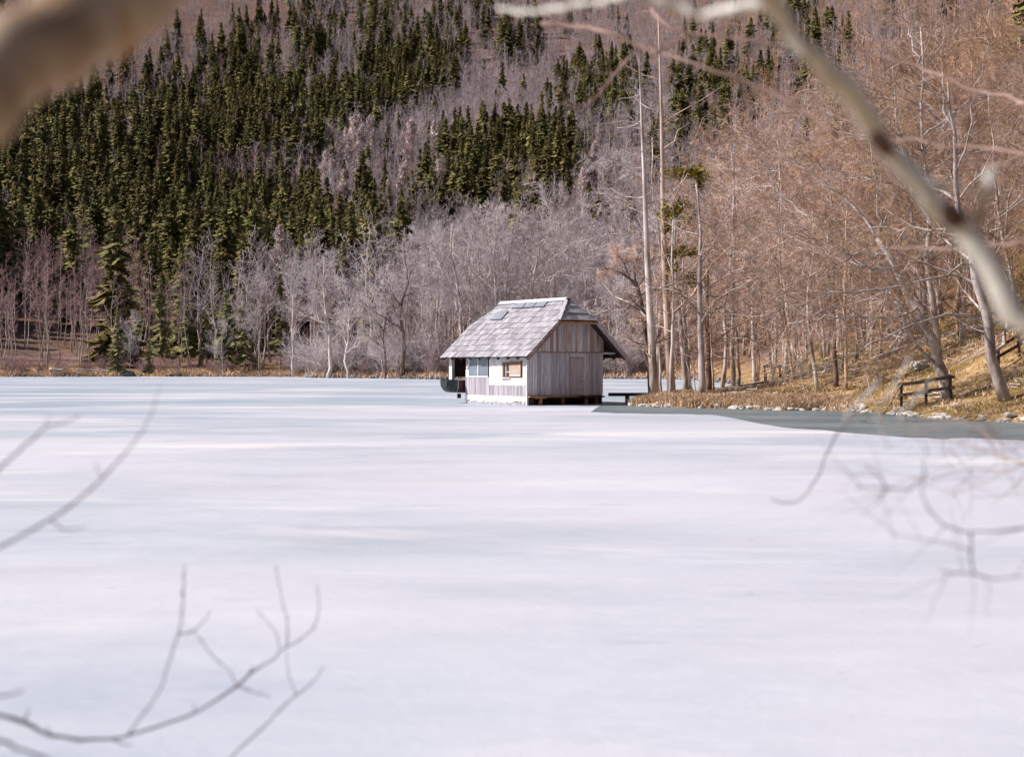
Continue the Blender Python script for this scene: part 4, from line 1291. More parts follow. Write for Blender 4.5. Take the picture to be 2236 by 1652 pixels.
rows = 10
ex = SLOPE / rows
for k in range(rows):
    s0 = k * ex - (.04 if k == 0 else 0); s1 = min(SLOPE - .01, (k + 1) * ex + .10)
    zm = EZ + (s0 + ex * .5) * sn_
    lo_, hi_ = YN, YF
    if zm > HZ:
        f = (zm - HZ) / (RZ - HZ); lo_ = YN + f * (RN - YN); hi_ = YF + f * (RF - YF)
    y = lo_
    while y < hi_ - .02:
        w = R.uniform(.22, .34); y1 = min(y + w, hi_)
        if hi_ - y1 < .1: y1 = hi_
        mb = MB(); shingle_box(mb, s0 + R.uniform(-.035, .02), s1, y + .005, y1 - .005, R.uniform(.035, .06), .02)
        mb.build('shingle', M['shingle'], roof)
        y = y1
mb = MB()
for k in range(rows):
    s0 = k * ex; s1 = min(SLOPE - .01, (k + 1) * ex + .1)
    zm = EZ + (s0 + ex * .5) * sn_; lo_, hi_ = YN, YF
    if zm > HZ:
        f = (zm - HZ) / (RZ - HZ); lo_ = YN + f * (RN - YN); hi_ = YF + f * (RF - YF)
    y = lo_
    while y < hi_ - .02:
        y1 = min(y + R.uniform(.2, .38), hi_)
        shingle_box(mb, s0 + R.uniform(-.03, .02), s1, y + .005, y1 - .005, R.uniform(.035, .055), .02, -1); y = y1
tag(mb.build('shingle_rows', M['shingle'], hut), kind='stuff')
# hip boards: three wide courses
hp = math.atan2(RZ - HZ, RN - YN)
for k in range(3):
    f0, f1 = k / 3, min(.98, (k + 1) / 3 + .06)
    xa0 = 1.51 + (XM - 1.51) * f0; xb0 = 3.87 + (XM - 3.87) * f0
    n_ = (4, 3, 2)[k]
    for j in range(n_):
        a0 = xa0 + (xb0 - xa0) * j / n_; a1 = xa0 + (xb0 - xa0) * (j + 1) / n_
        f1x = f1 * .98
        lim0 = 1.51 + (XM - 1.51) * f1x; lim1 = 3.87 + (XM - 3.87) * f1x
        c0_, c1_ = min(max(a0, lim0), lim1), min(max(a1, lim0), lim1)
        y0_ = YN + (RN - YN) * f0 - .05; z0_ = HZ + (RZ - HZ) * f0 + .035
        y1_ = YN + (RN - YN) * f1; z1_ = HZ + (RZ - HZ) * f1 + .012
        if c1_ - c0_ < .03: continue
        MB().prism([(a0 + .005, y0_, z0_), (a1 - .005, y0_, z0_), (c1_ - .005, y1_, z1_), (c0_ + .005, y1_, z1_)], (0, -.012, .03)).build('shingle', M['shingle'], roof)
# ridge and hip boards, barge boards, eave board
MB().beam((XM - .09, RN - .02, RZ + .045), (XM - .09, RF + .02, RZ + .045), .24, .03, (-sn_, 0, cs_)).build('ridge_board', M['ridge_board'], hut)
MB().beam((XM + .11, RN, RZ + .035), (XM + .11, RF, RZ + .035), .20, .03, (sn_, 0, cs_)).build('ridge_board', M['ridge_board'], hut)
MB().box(XM - .1, XM + .14, RN - .14, RN - .03, RZ - .05, RZ + .075).build('ridge_cap', M['solar_edge'], hut)
for (a, b) in (((1.46, YN - .02, HZ + .05), (XM - .02, RN, RZ + .07)), ((3.92, YN - .02, HZ + .05), (XM + .06, RN, RZ + .07)), ((1.46, YF, HZ + .05), (XM - .02, RF, RZ + .07))):
    MB().beam(a, b, .16, .03).build('hip_board', M['ridge_board'], hut)
for (ya, nm) in ((YN - .03, 'barge_board'), (YF + .01, 'barge_board')):
    MB().beam((XL, ya, EZ - .11), (1.51, ya, HZ - .11), .03, .15, (0, 0, 1)).build(nm, M['barge'], hut)
    MB().beam((XR, ya, EZ - .11), (3.87, ya, HZ - .11), .03, .17, (0, 0, 1)).build(nm, M['plank_side'] if ya < 0 else M['barge'], hut)
    MB().beam((1.50, ya - .002, HZ - .09), (3.88, ya - .002, HZ - .09), .03, .12, (0, 0, 1)).build(nm, M['deck'] if ya < 0 else M['barge'], hut)
for s in range(10):
    yy = YN + .12 + s * (YF - YN - .25) / 9
    for sd_ in (0, 1):
        xa, xb = (XL + .03, XM) if sd_ == 0 else (XR - .03, XM)
        hh = 0 if RN < yy < RF else .0
        xb2 = XM if RN < yy < RF else (1.5 if sd_ == 0 else 3.88)
        MB().beam((xa, yy, EZ - .115), (xb2 - (.05 if sd_ == 0 else -.05), yy, roof_z(xb2) - .16), .08, .11).build('rafter', M['dark_wood'], hut)


# roof panels
def roof_panel(s0, s1, y0, y1, nm, lab=None):
    lift = .10
    def q(s, t, y): return (XL + s * cs_ - t * sn_, y, EZ + s * sn_ + t * cs_)
    o = MB().prism([q(s0, .04, y0), q(s1, .04, y0), q(s1, lift, y0), q(s0, lift, y0)], (0, y1 - y0, 0)).build(nm, M['solar_edge'], hut)
    MB().prism([q(s0 + .03, lift + .003, y0 + .03), q(s1 - .03, lift + .003, y0 + .03), q(s1 - .03, lift + .01, y0 + .03), q(s0 + .03, lift + .01, y0 + .03)], (0, y1 - y0 - .06, 0)).build('pane', M['solar'], o)
    if lab: o['label'] = lab
roof_panel(2.80, 3.46, 4.55, 5.55, 'solar_panel', 'single panel lower on the roof')
for j in range(3):
    a = 1.68 + j * .94
    roof_panel(3.66, 4.08, a, a + .91, 'solar_panel')

# walkway from the hut to the bank
wk = empty('footbridge', (4.95, 72.35, 0), math.radians(3))
tag(wk, 'low dark plank footbridge from the boathouse to the bank', 'footbridge')
for j in range(19):
    MB().box(j * .14, j * .14 + .13, -.35, .35, .52, .56).build('plank', M['dark_wood'], wk)
MB().box(-.02, 2.68, -.33, -.25, .40, .515).build('beam', M['dark_wood'], wk)
MB().box(-.02, 2.68, .25, .33, .40, .515).build('beam', M['dark_wood'], wk)
for (a, b) in ((.85, -.3), (.85, .2), (2.05, -.3), (2.05, .2)):
    MB().box(a, a + .14, b, b + .12, -.2, .395).build('post', M['dark_wood'], wk)

# rowing boat hanging in the open bay, bow out to the left
boat = empty('rowing_boat', (0, 0, 0))
tag(boat, 'dark green and maroon rowing boat poking out of the open bay of the boathouse', 'boat')
def loc(u, v, z=0):
    return (C0[0] + u * math.cos(TH) - v * math.sin(TH), C0[1] + u * math.sin(TH) + v * math.cos(TH), z)
boat.location = loc(0, 6.13, .45); boat.rotation_euler = (0, 0, TH + math.pi / 2)
def hull(y0, y1, n, mt, nm, inner=False):
    ys_ = np.linspace(y0, y1, n); rings = []
    for y in ys_:
        f = max(0, y - .45) / .5
        w = .50 * (1 - .35 * f ** 2.2)
        dep = .66 * (1 - .38 * f ** 3)
        top = .74 + .03 * y
        ring = []
        for a in np.linspace(-math.pi / 2, math.pi / 2, 11):
            sx = math.sin(a); cz = math.cos(a)
            ring.append((w * np.sign(sx) * abs(sx) ** .55, y, top - dep * abs(cz) ** .6))
        rings.append(ring)
    V = []; Fq = []
    off = -.03 if inner else 0
    for r_ in rings:
        for p in r_: V.append((p[0] * (1 + off), p[1], p[2] - off))
    k = 11
    for i in range(n - 1):
        for j in range(k - 1):
            Fq.append((i * k + j, i * k + j + 1, (i + 1) * k + j + 1, (i + 1) * k + j))
    # double skin so that the shell has thickness
    m0 = len(V)
    for r_ in rings:
        for p in r_: V.append((p[0] * .95, p[1], p[2] + .02))
    for i in range(n - 1):
        for j in range(k - 1):
            Fq.append((m0 + i * k + j, m0 + (i + 1) * k + j, m0 + (i + 1) * k + j + 1, m0 + i * k + j + 1))
    for i in (0, n - 1):
        Fq.append(tuple(i * k + j for j in range(k)))
    me = bpy.data.meshes.new(nm); me.from_pydata(V, [], Fq); me.materials.append(M[mt])
    return link(nm, me, boat)
hull(-2.4, .34, 9, 'boat_red', 'hull_maroon')
hull(.382, .95, 9, 'boat_green', 'hull_green')
hull(.342, .378, 2, 'boat_rim', 'stripe')
MB().box(-.44, .44, -.9, -.7, .66, .69).build('seat', M['boat_rim'], boat)
MB().box(-.05, .05, -.1, .08, -.2, .04).build('prop_board', M['dark_wood'], boat)

# ------------------------------------------------------------------ stones
def rock_mesh(seed, mt):
    rs = rsx(seed)
    bm = bmesh.new(); bmesh.ops.create_icosphere(bm, subdivisions=2, radius=1)
    pl = [(rs.randn(3), rs.uniform(.62, .9)) for _ in range(9)]
    for v in bm.verts:
        p = np.array(v.co)
        for nrm, dd in pl:
            nn = nrm / np.linalg.norm(nrm); t = p @ nn
            if t > dd: p = p - nn * (t - dd)
        v.co = p * (1 + .05 * rs.randn())
    me = bpy.data.meshes.new('stone'); bm.to_mesh(me); bm.free(); me.materials.append(M[mt]); return me
RK = [rock_mesh(500 + i, 'rock_pale') for i in range(5)]
RKD = [rock_mesh(510 + i, 'rock_dark') for i in range(3)]
def stone(x, y, s, k, mesh, label, grp=None, flat=.6, cat='stone', name='stone'):
    o = link(name, mesh[k % len(mesh)])
    d = float(lake_sd(np.array([x]), np.array([y]))[0])
    o.location = (x, y, max(gz(x, y), 0) + s * .2); o.scale = (s * R.uniform(.8, 1.5), s * R.uniform(.7, 1.1), s * flat * R.uniform(.7, 1.1))
    o.rotation_euler = (R.uniform(-.2, .2), R.uniform(-.2, .2), R.uniform(0, 6)); tag(o, label, cat, grp); return o
shore = LAKE[5:18][::-1]
for i in range(150):
    t = R.random() ** .8 * (len(shore) - 1.001)
    a = int(t); f = t - a
    p = shore[a] * (1 - f) + shore[a + 1] * f
    s = R.choice([.07, .09, .12, .14, .18, .24])
    dx = R.gauss(0, .16)
    stone(p[0] + R.uniform(-.1, .25), p[1] + dx, s, i, RK, 'small pale stone at the waterline of the grassy bank', 'stones along the near waterline')
for (vx, D, s, lab) in ((1880, 59.8, .34, 'largest white stone on the waterline below the grassy slope'), (1850, 60.6, .22, 'white stone just left of the largest one on the waterline'),
                        (1805, 62.3, .2, 'round white stone on the waterline, mid bank'), (1700, 61.9, .2, 'white pointed stone at the right end of the straw bank'),
                        (2205, 48.9, .26, 'flat white stone at the waterline at the far right'), (1960, 57.4, .18, 'white stone below the broken pole'),
                        (2145, 49.9, .18, 'pale stone under the mossy clump at right'), (1440, 67.3, .22, 'dark-edged boulder in the straw near the footbridge')):
    stone((vx - 1118) / F * D, D, s, int(vx), RK, lab)
stone((277 - 1118) / F * 268.5, 268.5, 1.25, 0, RKD, 'large blue grey boulder on the far left shore', cat='boulder', name='boulder', flat=.75)
stone((628 - 1118) / F * 264, 264, .6, 1, RKD, 'dark boulder where the shore meadow ends', cat='boulder', name='boulder')
stone((2010 - 1118) / F * 66, 66, .5, 2, RK, 'pale split rock beside the fence on the slope', cat='rock', name='rock')
stone((2035 - 1118) / F * 67, 67, .4, 1, RK, 'grey rock lying right of the pale split rock', cat='rock', name='rock')
# riprap of the far shore
rs = rsx(77); Vs = []; Fs_ = []; base = 0
ico = bmesh.new(); bmesh.ops.create_icosphere(ico, subdivisions=1, radius=1)
iv = np.array([v.co[:] for v in ico.verts]); ifc = np.array([[v.index for v in f.verts] for f in ico.faces]); ico.free()
fs = LAKE[23:36]
for i in range(900):
    t = rs.rand() * (len(fs) - 1.001); a = int(t); f = t - a
    p = fs[a] * (1 - f) + fs[a + 1] * f
    s = rs.uniform(.10, .30)
    Vs.append(iv * s * rs.uniform(.7, 1.3, 3) * (1 + .15 * rs.randn(len(iv), 1)) + np.array([p[0] + rs.randn() * .4, p[1] + rs.randn() * .8, .05 + .3 * rs.rand()]))
    Fs_.append(ifc + base); base += len(iv)
tag(link('shore_stones', np_mesh('shore_stones', np.concatenate(Vs), [np.concatenate(Fs_)], [M['rock_grey']])), 'band of small grey stones along the far shore', 'stones', kind='stuff')

# ------------------------------------------------------------------ grass
def grass(name, P, hgt, blades, mt, seed, label, spread=.12, lean=.6, wid=.012):
    rs = rsx(seed)
    n = len(P); Z = H(P[:, 0], P[:, 1])
    B = np.repeat(np.stack([P[:, 0], P[:, 1], np.maximum(Z, 0) - .03], -1), blades, 0)
    m_ = len(B)
    B[:, :2] += rs.randn(m_, 2) * spread
    hh = hgt * rs.uniform(.4, 1.2, m_)
    tip = B + np.stack([rs.randn(m_) * lean * hh, rs.randn(m_) * lean * hh, hh], -1)
    mid = (B + tip) / 2; mid[:, 2] += hh * .15
    az = rs.rand(m_) * 3.14; sd_ = np.stack([np.cos(az), np.sin(az), az * 0], -1) * (wid * rs.uniform(.7, 1.5, m_))[:, None]
    V = np.stack([B - sd_, B + sd_, mid + sd_ * .7, mid - sd_ * .7, tip], 1)
    I = np.arange(m_ * 5).reshape(m_, 5)
    f4 = I[:, [0, 1, 2, 3]]; f3 = I[:, [3, 2, 4]]
    o = link(name, np_mesh(name, V.reshape(-1, 3), [f4, f3], [M[mt]]))
    tag(o, label, 'grass', kind='stuff'); return o


def region(n, x0, x1, y0, y1, cond):
    X = RS.uniform(x0, x1, n); Y = RS.uniform(y0, y1, n); d = lake_sd(X, Y); k = cond(X, Y, d)
    return np.stack([X[k], Y[k]], -1)


g = region(30000, 5, 20, 46, 76, lambda X, Y, d: (d > .05) & (d < 1.9) & (vnoise(X * 1.2, Y * 1.2) > -.3) & (X < 14.5))
grass('dry_grass', g[:4200], .30, 12, 'straw', 1, 'tall dry straw-coloured grass hanging over the waterline', wid=.016)
g = region(60000, 6, 34, 46, 110, lambda X, Y, d: (d > .6) & (d < 26) & (vnoise(X * .8 + 4, Y * .8) > -.25))
grass('meadow_grass', g[:9000], .14, 8, 'straw', 2, 'short yellow grass covering the bank at right', spread=.2, wid=.018)
g = region(60000, 8, 34, 46, 105, lambda X, Y, d: (d > .8) & (d < 24) & (vnoise(X * .35 + 40, Y * .35) > .02))
grass('moss_tufts', g[:5500], .12, 8, 'grass_olive', 3, 'olive green moss and grass patches on the bank', spread=.2, wid=.02)
# dry scrub on the far shore
g = np.concatenate([region(60000, -130, 30, 205, 300, lambda X, Y, d: (d > .3) & (d < 12))])
grass('shore_reeds', g[:7000], .75, 5, 'straw', 4, 'pale dry grass strip along the far shore', spread=.5, wid=.05)

# fallen branches in the grass
rs = rsx(88)
fb_p = region(4000, 7, 24, 48, 90, lambda X, Y, d: (d > .5) & (d < 18))[:230]
P = np.empty((len(fb_p), 5, 3)); az = rs.rand(len(fb_p)) * 3.14
for j in range(5):
    L_ = rs.uniform(.5, 1.0, len(fb_p)) * 0 + (.35 + .9 * ((np.arange(len(fb_p)) * 37) % 10) / 10)
    P[:, j, 0] = fb_p[:, 0] + np.cos(az) * L_ * (j - 2) * .5 + rs.randn(len(fb_p)) * .03
    P[:, j, 1] = fb_p[:, 1] + np.sin(az) * L_ * (j - 2) * .5
    P[:, j, 2] = H(P[:, j, 0], P[:, j, 1]) + .08 + rs.rand(len(fb_p)) * .08
RRr = np.linspace(.03, .012, 5)[None] * rs.uniform(.6, 1.3, (len(fb_p), 1))
tag(link('fallen_twigs', tube_mesh('fallen_twigs', [(P, RRr, 4, 0)], [M['bark_dead']])), 'pale broken twigs littering the grassy bank', 'fallen twigs', kind='stuff')


# ------------------------------------------------------------------ fences, bench, logs, poles
def wpt(vx, D, dz=0.):
    X = (vx - 1118) / F * D
    return np.array((X, D, gz(X, D) + dz))


def rail_fence(name, label, posts, rails, mt, hp=1.0, w=.1):
    base = posts[0]
    e_ = empty(name, tuple(base)); tag(e_, label, 'fence')
    for p in posts:
        q = p - base
        MB().box(q[0] - w / 2, q[0] + w / 2, q[1] - w / 2, q[1] + w / 2, q[2] - .3, q[2] + hp).build('post', M[mt], e_)
    for (i, j, z) in rails:
        a = posts[i] - base + np.array((0, -w * .5 - .025, z)); b = posts[j] - base + np.array((0, -w * .5 - .025, z))
        dirv = (b - a); dirv[2] = 0; dirv /= np.linalg.norm(dirv)
        MB().beam(a - dirv * .15, b + dirv * .15, .045, .13).build('rail', M[mt], e_)
    return e_


rail_fence('rail_fence', 'low dark two-rail fence left of the leaning white trunk near the water', [wpt(1968, 57.5), wpt(2022, 56.9), wpt(2075, 56.4)], [(0, 1, .92), (1, 2, .92), (0, 1, .5), (1, 2, .5)], 'dark_wood', hp=1.0)
rail_fence('rail_fence', 'pale weathered plank fence up the slope left of the leaning white trunk', [wpt(1955, 72), wpt(1990, 72.6), wpt(2030, 73.2)], [(0, 1, .9), (1, 2, .9), (0, 1, .5), (1, 2, .5)], 'bark_pale', hp=1.0)
rail_fence('rail_fence', 'pale plank fence up the slope between the two leaning trunks', [wpt(2098, 70), wpt(2130, 69.5), wpt(2165, 69), wpt(2205, 68.5)], [(0, 1, .9), (1, 2, .9), (2, 3, .9), (0, 1, .5), (1, 2, .5), (2, 3, .5)], 'bark_pale', hp=1.05)
rail_fence('rail_fence', 'dark plank fence at the right edge behind the right leaning trunk', [wpt(2180, 60), wpt(2225, 60.6), wpt(2280, 61.2)], [(0, 1, .95), (1, 2, .95), (0, 1, .55), (1, 2, .55)], 'dark_wood', hp=1.05)
# propped pole by the dark fence
a = wpt(1925, 56.6, .05); b = wpt(1968, 57.4, .95)
Pp = np.array([a + (b - a) * t for t in np.linspace(0, 1, 4)])[None]; c = Pp[0, 0].copy()
o = link('leaning_pole', tube_mesh('leaning_pole', [(Pp - c, np.full((1, 4), .035), 6, 0)], [M['bark_warm']])); o.location = c
tag(o, 'thin pale pole leaning against the left end of the dark fence', 'pole')
# bench
p = wpt(1688, 84, 0)
bn = empty('bench', tuple(p), .1); tag(bn, 'small weathered wooden bench on top of the grassy mound', 'bench')
MB().box(-.55, .55, -.2, .2, .42, .47).build('seat', M['bark_pale'], bn)
MB().box(-.55, .55, .2, .24, .75, .92).build('backrest', M['bark_pale'], bn)
for sx in (-.5, .42):
    MB().box(sx, sx + .08, -.18, -.1, -.2, .415).build('leg', M['dark_wood'], bn)
    MB().box(sx, sx + .08, .12, .195, -.2, .92).build('leg', M['dark_wood'], bn)


def log(a, b, r, mt, label, name='fallen_log'):
    Pp = smooth_path([a, (np.array(a) + np.array(b)) / 2 + np.array((0, 0, .02)), b], 7)[None]; c = Pp[0, 0].copy()
    o = link(name, tube_mesh(name, [(Pp - c, np.linspace(r, r * .7, 7)[None], 7, 0)], [M[mt]])); o.location = c
    tag(o, label, 'log'); return o


log(wpt(1600, 74, .12), wpt(1700, 79, .12), .09, 'bark_pale', 'long thin log lying in the grass of the mound')
log(wpt(1716, 85, .25), wpt(1760, 88, .4), .16, 'bark_pale', 'thick pale log beside the bench on the mound')
log(wpt(1905, 70, .2), wpt(1990, 71, .3), .12, 'bark_pale', 'pale log lying at the foot of the upper fence')
log(wpt(2095, 56, .12), wpt(2190, 57, .12), .07, 'bark_warm', 'thin log lying in the grass between the two leaning trunks')
log(at(108, 806, 268), at(140, 808, 268), .35, 'bark_dead', 'short bleached log on the far left shore')
log(at(165, 807, 269), at(245, 808, 270), .16, 'bark_dead', 'long bleached log lying on the far left shore left of the boulder')

# ------------------------------------------------------------------ branches close to the camera
def near_branch(name, label, limbs, bark, levels=(), seed=1, sides=10, cat='branch', twig=None, knots=()):
    """limbs: list of (points (vx, vy, depth), (r0, r1))"""
    rs = rsx(seed)
    base = at(*limbs[0][0][0])
    P = []; RRs = []
    for lp, r2 in limbs:
        q = np.array([at(*p) for p in lp])
        s = smooth_path(q, 26)
        if bark == 'twig_dusk': r2 = (r2[0] * .8, r2[1] * .8)
        rr = np.linspace(r2[0], r2[1], 26) * (1 + .09 * rs.randn(26)); s[1:-1] += rs.randn(24, 3) * np.minimum(r2[0] * .35, .006)
        P.append(s - base); RRs.append(rr)
    P = np.array(P); RRs = np.array(RRs)
    for (li, k, f) in knots: RRs[li, max(0, k - 1):k + 2] *= f
    e_ = empty(name, tuple(base)); tag(e_, label, cat)
    link('limb', tube_mesh('limb', [(P[:1], RRs[:1], sides, 0)], [M[bark]]), e_)
    for i in range(1, len(P)):
        link('twig', tube_mesh('twig', [(P[i:i + 1], RRs[i:i + 1], max(5, sides - 3), 0)], [M[twig or bark]]), e_)
    if levels:
        src = (P, RRs); bl = []
        for lv in levels:
            src = sub(src[0], src[1], rs=rs, **lv); bl.append((src[0], src[1], 4, 0))
        tag(link('side_twigs', tube_mesh('side_twigs', bl, [M[twig or bark]]), e_), kind='stuff')
    return e_


near_branch('thick_branch', 'very close out-of-focus thick branch crossing the top left corner', [([(-420, 420, 1.25), (-150, 250, 1.35), (0, 152, 1.42), (110, 88, 1.5), (230, 15, 1.58), (380, -75, 1.7), (560, -190, 1.9)], (.052, .040))],
            'limb_blur', seed=3, sides=16)
z2 = lambda x, y: ((x / 2.63) / 1.118, (1350 + y / 2.63) / 1.118)
def zz2(l, d0, d1, f=z2):
    n = len(l); return [(*f(*p), 1.15 * (d0 + (d1 - d0) * i / max(1, n - 1))) for i, p in enumerate(l)]
near_branch('bending_branch', 'long pale grey out-of-focus branch arching down the upper right corner', [
    ([(1600, -140, 2.200), (1655, -40, 2.248), (1690, 20, 2.304), (1735, 85, 2.304), (1790, 135, 2.304), (1840, 195, 2.352), (1885, 255, 2.400), (1940, 320, 2.400), (1990, 390, 2.400), (2040, 440, 2.400), (2100, 490, 2.400),
      (2150, 555, 2.400), (2180, 620, 2.400), (2225, 700, 2.400), (2290, 790, 2.400), (2400, 960, 2.400)], (.0150, .0178)),
    ([(1690, 10, 2.304), (1640, 8, 2.304), (1590, 24, 2.352), (1535, 36, 2.400), (1490, 24, 2.400), (1440, 2, 2.400), (1380, -20, 2.400)], (.0088, .0062)),
    ([(2136, 480, 2.400), (2146, 440, 2.352), (2160, 405, 2.304), (2172, 370, 2.304)], (.010, .006)),
    ([(1992, 392, 2.400), (2060, 400, 2.496), (2130, 420, 2.600)], (.005, .0025)),
    ([(1380, -20, 2.400), (1320, 5, 2.496), (1265, 10, 2.600), (1210, 22, 2.704), (1150, 30, 2.800), (1090, 18, 2.896)], (.006, .0035))],
    'limb_grey', seed=4, sides=14, knots=((0, 9, 1.15), (0, 15, 1.2), (0, 19, 1.15)))
bb = [o for o in bpy.data.objects if o.name == 'bending_branch'][0]
for (pts_, rr_) in (([(1868, 232, 2.400), (1893, 268, 2.400), (1918, 296, 2.400)], .0168), ([(2058, 452, 2.400), (2085, 478, 2.400), (2100, 490, 2.400)], .0172), ([(1902, 280, 2.388), (1925, 312, 2.388), (1945, 335, 2.388)], .0148)):
    q = smooth_path([at(*p) for p in pts_], 9) - np.array(bb.location)
    link('bark_scar', tube_mesh('bark_scar', [(q[None], (rr_ * np.array([.7, .9, 1, 1.04, 1.05, 1.04, 1, .9, .7]))[None], 12, 0)], [M['bark_dark']]), bb)
near_branch('brown_branch', 'thin brown blurred branch running across the top centre with a hooked side shoot', [
    ([(1180, 52, 6.2), (1242, 57, 6.2), (1300, 64, 6.1), (1337, 72, 6), (1394, 102, 6), (1432, 114, 5.9), (1477, 129, 5.9), (1560, 150, 5.8), (1640, 185, 5.8), (1740, 230, 5.7), (1830, 300, 5.6)], (.0085, .007)),
    ([(1425, 20, 6.2), (1440, 45, 6.1), (1469, 66, 6), (1507, 76, 6), (1564, 78, 5.9), (1640, 88, 5.8), (1740, 110, 5.8)], (.0065, .005)),
    ([(1507, 76, 6), (1470, 96, 6), (1432, 114, 5.9)], (.006, .005)),
    ([(1394, 104, 6), (1365, 135, 6.1), (1337, 170, 6.2), (1303, 212, 6.2), (1280, 228, 6.2), (1250, 238, 6.2), (1227, 224, 6.2)], (.006, .003))],
    'limb_brown', seed=5, twig='limb_brown', levels=[dict(K=3, t0=.1, t1=1, ang=(30, 60), lf=.22, rf=.5, n=5, wig=.15, up=.0, rmin=.003)])
near_branch('dark_branch', 'dark brown blurred branch entering from the right edge near the top', [
    ([(2420, 290, 7), (2236, 225, 7.4), (2186, 208, 7.6), (2141, 201, 7.7), (2099, 190, 7.8), (2065, 166, 7.8), (2008, 148, 8), (1947, 129, 8.1), (1890, 118, 8.2)], (.014, .004)),
    ([(2065, 166, 7.8), (2030, 170, 7.9), (1990, 190, 8)], (.007, .003)), ([(2141, 201, 7.7), (2110, 240, 7.7), (2090, 290, 7.7)], (.006, .002))],
    'limb_brown', seed=6, levels=[dict(K=4, t0=.1, t1=1, ang=(30, 60), lf=.25, rf=.5, n=5, wig=.15, up=.02, rmin=.003)])
near_branch('pale_branch', 'pale blurred branch entering from the right edge beside the arching branch', [
    ([(2420, 372, 5.6), (2236, 338, 5.8), (2185, 326, 5.9), (2133, 318, 6), (2060, 322, 6.2), (1990, 300, 6.3), (1930, 310, 6.4)], (.009, .003)),
    ([(2480, 520, 6), (2300, 528, 6.2), (2220, 530, 6.4), (2100, 545, 6.6), (1990, 540, 6.8), (1900, 545, 7)], (.008, .003)),
    ([(2236, 338, 5.8), (2190, 360, 5.9), (2120, 360, 6)], (.006, .003))],
    'limb_brown', seed=7, levels=[dict(K=4, t0=.1, t1=1, ang=(30, 60), lf=.22, rf=.5, n=5, wig=.15, up=.0, rmin=.003)])
A_ = lambda l, d0, d1: zz2(l, d0, d1)
near_branch('ice_twig', 'curving forked twig close to the camera at the bottom left', [
    (A_([(-500, 1080), (-200, 1010), (0, 1030), (100, 1045), (170, 1100), (260, 1150), (380, 1180), (580, 1210), (700, 1195), (820, 1160), (1000, 1115), (1200, 1060), (1350, 970), (1520, 850), (1660, 740), (1770, 670)], 3.0, 4.2), (.0072, .0036)),
    (A_([(1770, 670), (1800, 620), (1840, 600), (1950, 540), (2030, 460), (2050, 330), (2035, 200)], 4.2, 4.6), (.0036, .002)),
    (A_([(1795, 610), (1780, 520), (1720, 440), (1640, 350)], 4.2, 4.5), (.003, .002)),
    (A_([(1840, 600), (1850, 480), (1830, 380), (1800, 250), (1770, 80)], 4.2, 4.5), (.0034, .002)),
    (A_([(1520, 850), (1470, 740), (1380, 680), (1290, 560), (1240, 490), (1310, 440), (1350, 370)], 3.9, 4.3), (.003, .002)),
    (A_([(1520, 850), (1620, 890), (1740, 920)], 3.9, 4.1), (.003, .0015)),
    (A_([(820, 1160), (960, 980), (1040, 850), (1080, 700), (1130, 560), (1150, 510)], 3.5, 3.9), (.0040, .003)),
    (A_([(1150, 510), (1170, 380), (1180, 200), (1185, 80)], 3.9, 4.1), (.0036, .0025)),
    (A_([(1150, 510), (1200, 515), (1240, 490)], 3.9, 4.2), (.0028, .002))],
    'twig_dusk', seed=8, sides=8, cat='twig', levels=[dict(K=5, t0=.1, t1=1, ang=(35, 70), lf=.04, rf=.7, n=3, wig=.1, up=.0, lmin=.015, rmin=.0015, rtip=.5)], knots=((6, 25, 1.5), (7, 14, 1.4), (0, 22, 1.4)))
near_branch('ice_twig', 'thin twig rising from the bottom edge right of the forked twig', [
    (A_([(1250, 1560), (1480, 1307), (1600, 1200), (1750, 1060), (1810, 980), (1900, 910), (1990, 850), (2080, 730)], 3.8, 4.4), (.0042, .0022)),
    (A_([(1900, 910), (1850, 780), (1840, 620)], 4.2, 4.5), (.003, .0015))], 'twig_dusk', seed=9, sides=8, cat='twig')
near_branch('ice_twig', 'short dark twig cut off by the bottom left corner', [
    (A_([(-400, 1150), (0, 1200), (50, 1215), (100, 1250), (300, 1307), (500, 1420)], 2.6, 2.8), (.006, .003))], 'twig_dusk', seed=10, sides=8, cat='twig')
near_branch('ice_twig', 'small blurred stub above the forked twig at the left edge', [
    (A_([(-300, 960), (0, 920), (80, 900), (150, 875)], 3.0, 3.1), (.005, .002))], 'twig_dusk', seed=11, sides=8, cat='twig')
f3 = lambda x, y: ((x / 3.304) / 1.118, (900 + y / 3.304) / 1.118)
near_branch('ice_twig', 'long bare twig rising from the left edge across the ice', [
    (zz2([(-500, 1650), (0, 1435), (200, 1330), (410, 1215), (560, 1100), (700, 1000), (830, 890), (930, 770), (1020, 650), (1130, 540), (1180, 460), (1250, 300), (1290, 130)], 2.9, 3.6, f3), (.0052, .0015)),
    (zz2([(830, 890), (790, 820), (770, 750)], 3.3, 3.4, f3), (.0025, .0015)),
    (zz2([(410, 1215), (500, 1290), (620, 1290), (700, 1270)], 3.1, 3.2, f3), (.003, .0015))], 'twig_dusk', seed=12, sides=8, cat='twig')
near_branch('ice_twig', 'upper short twig at the left edge just below the far shore', [
    (zz2([(-500, 1200), (0, 790), (100, 715), (220, 600), (330, 500), (380, 450), (550, 440), (640, 370)], 3.0, 3.4, f3), (.0055, .002)),
    (zz2([(380, 450), (370, 420), (420, 380)], 3.2, 3.3, f3), (.0025, .0015))], 'twig_dusk', seed=13, sides=8, cat='twig')
f4 = lambda x, y: ((1750 + x / 1.905) / 1.118, (980 + y / 1.905) / 1.118)
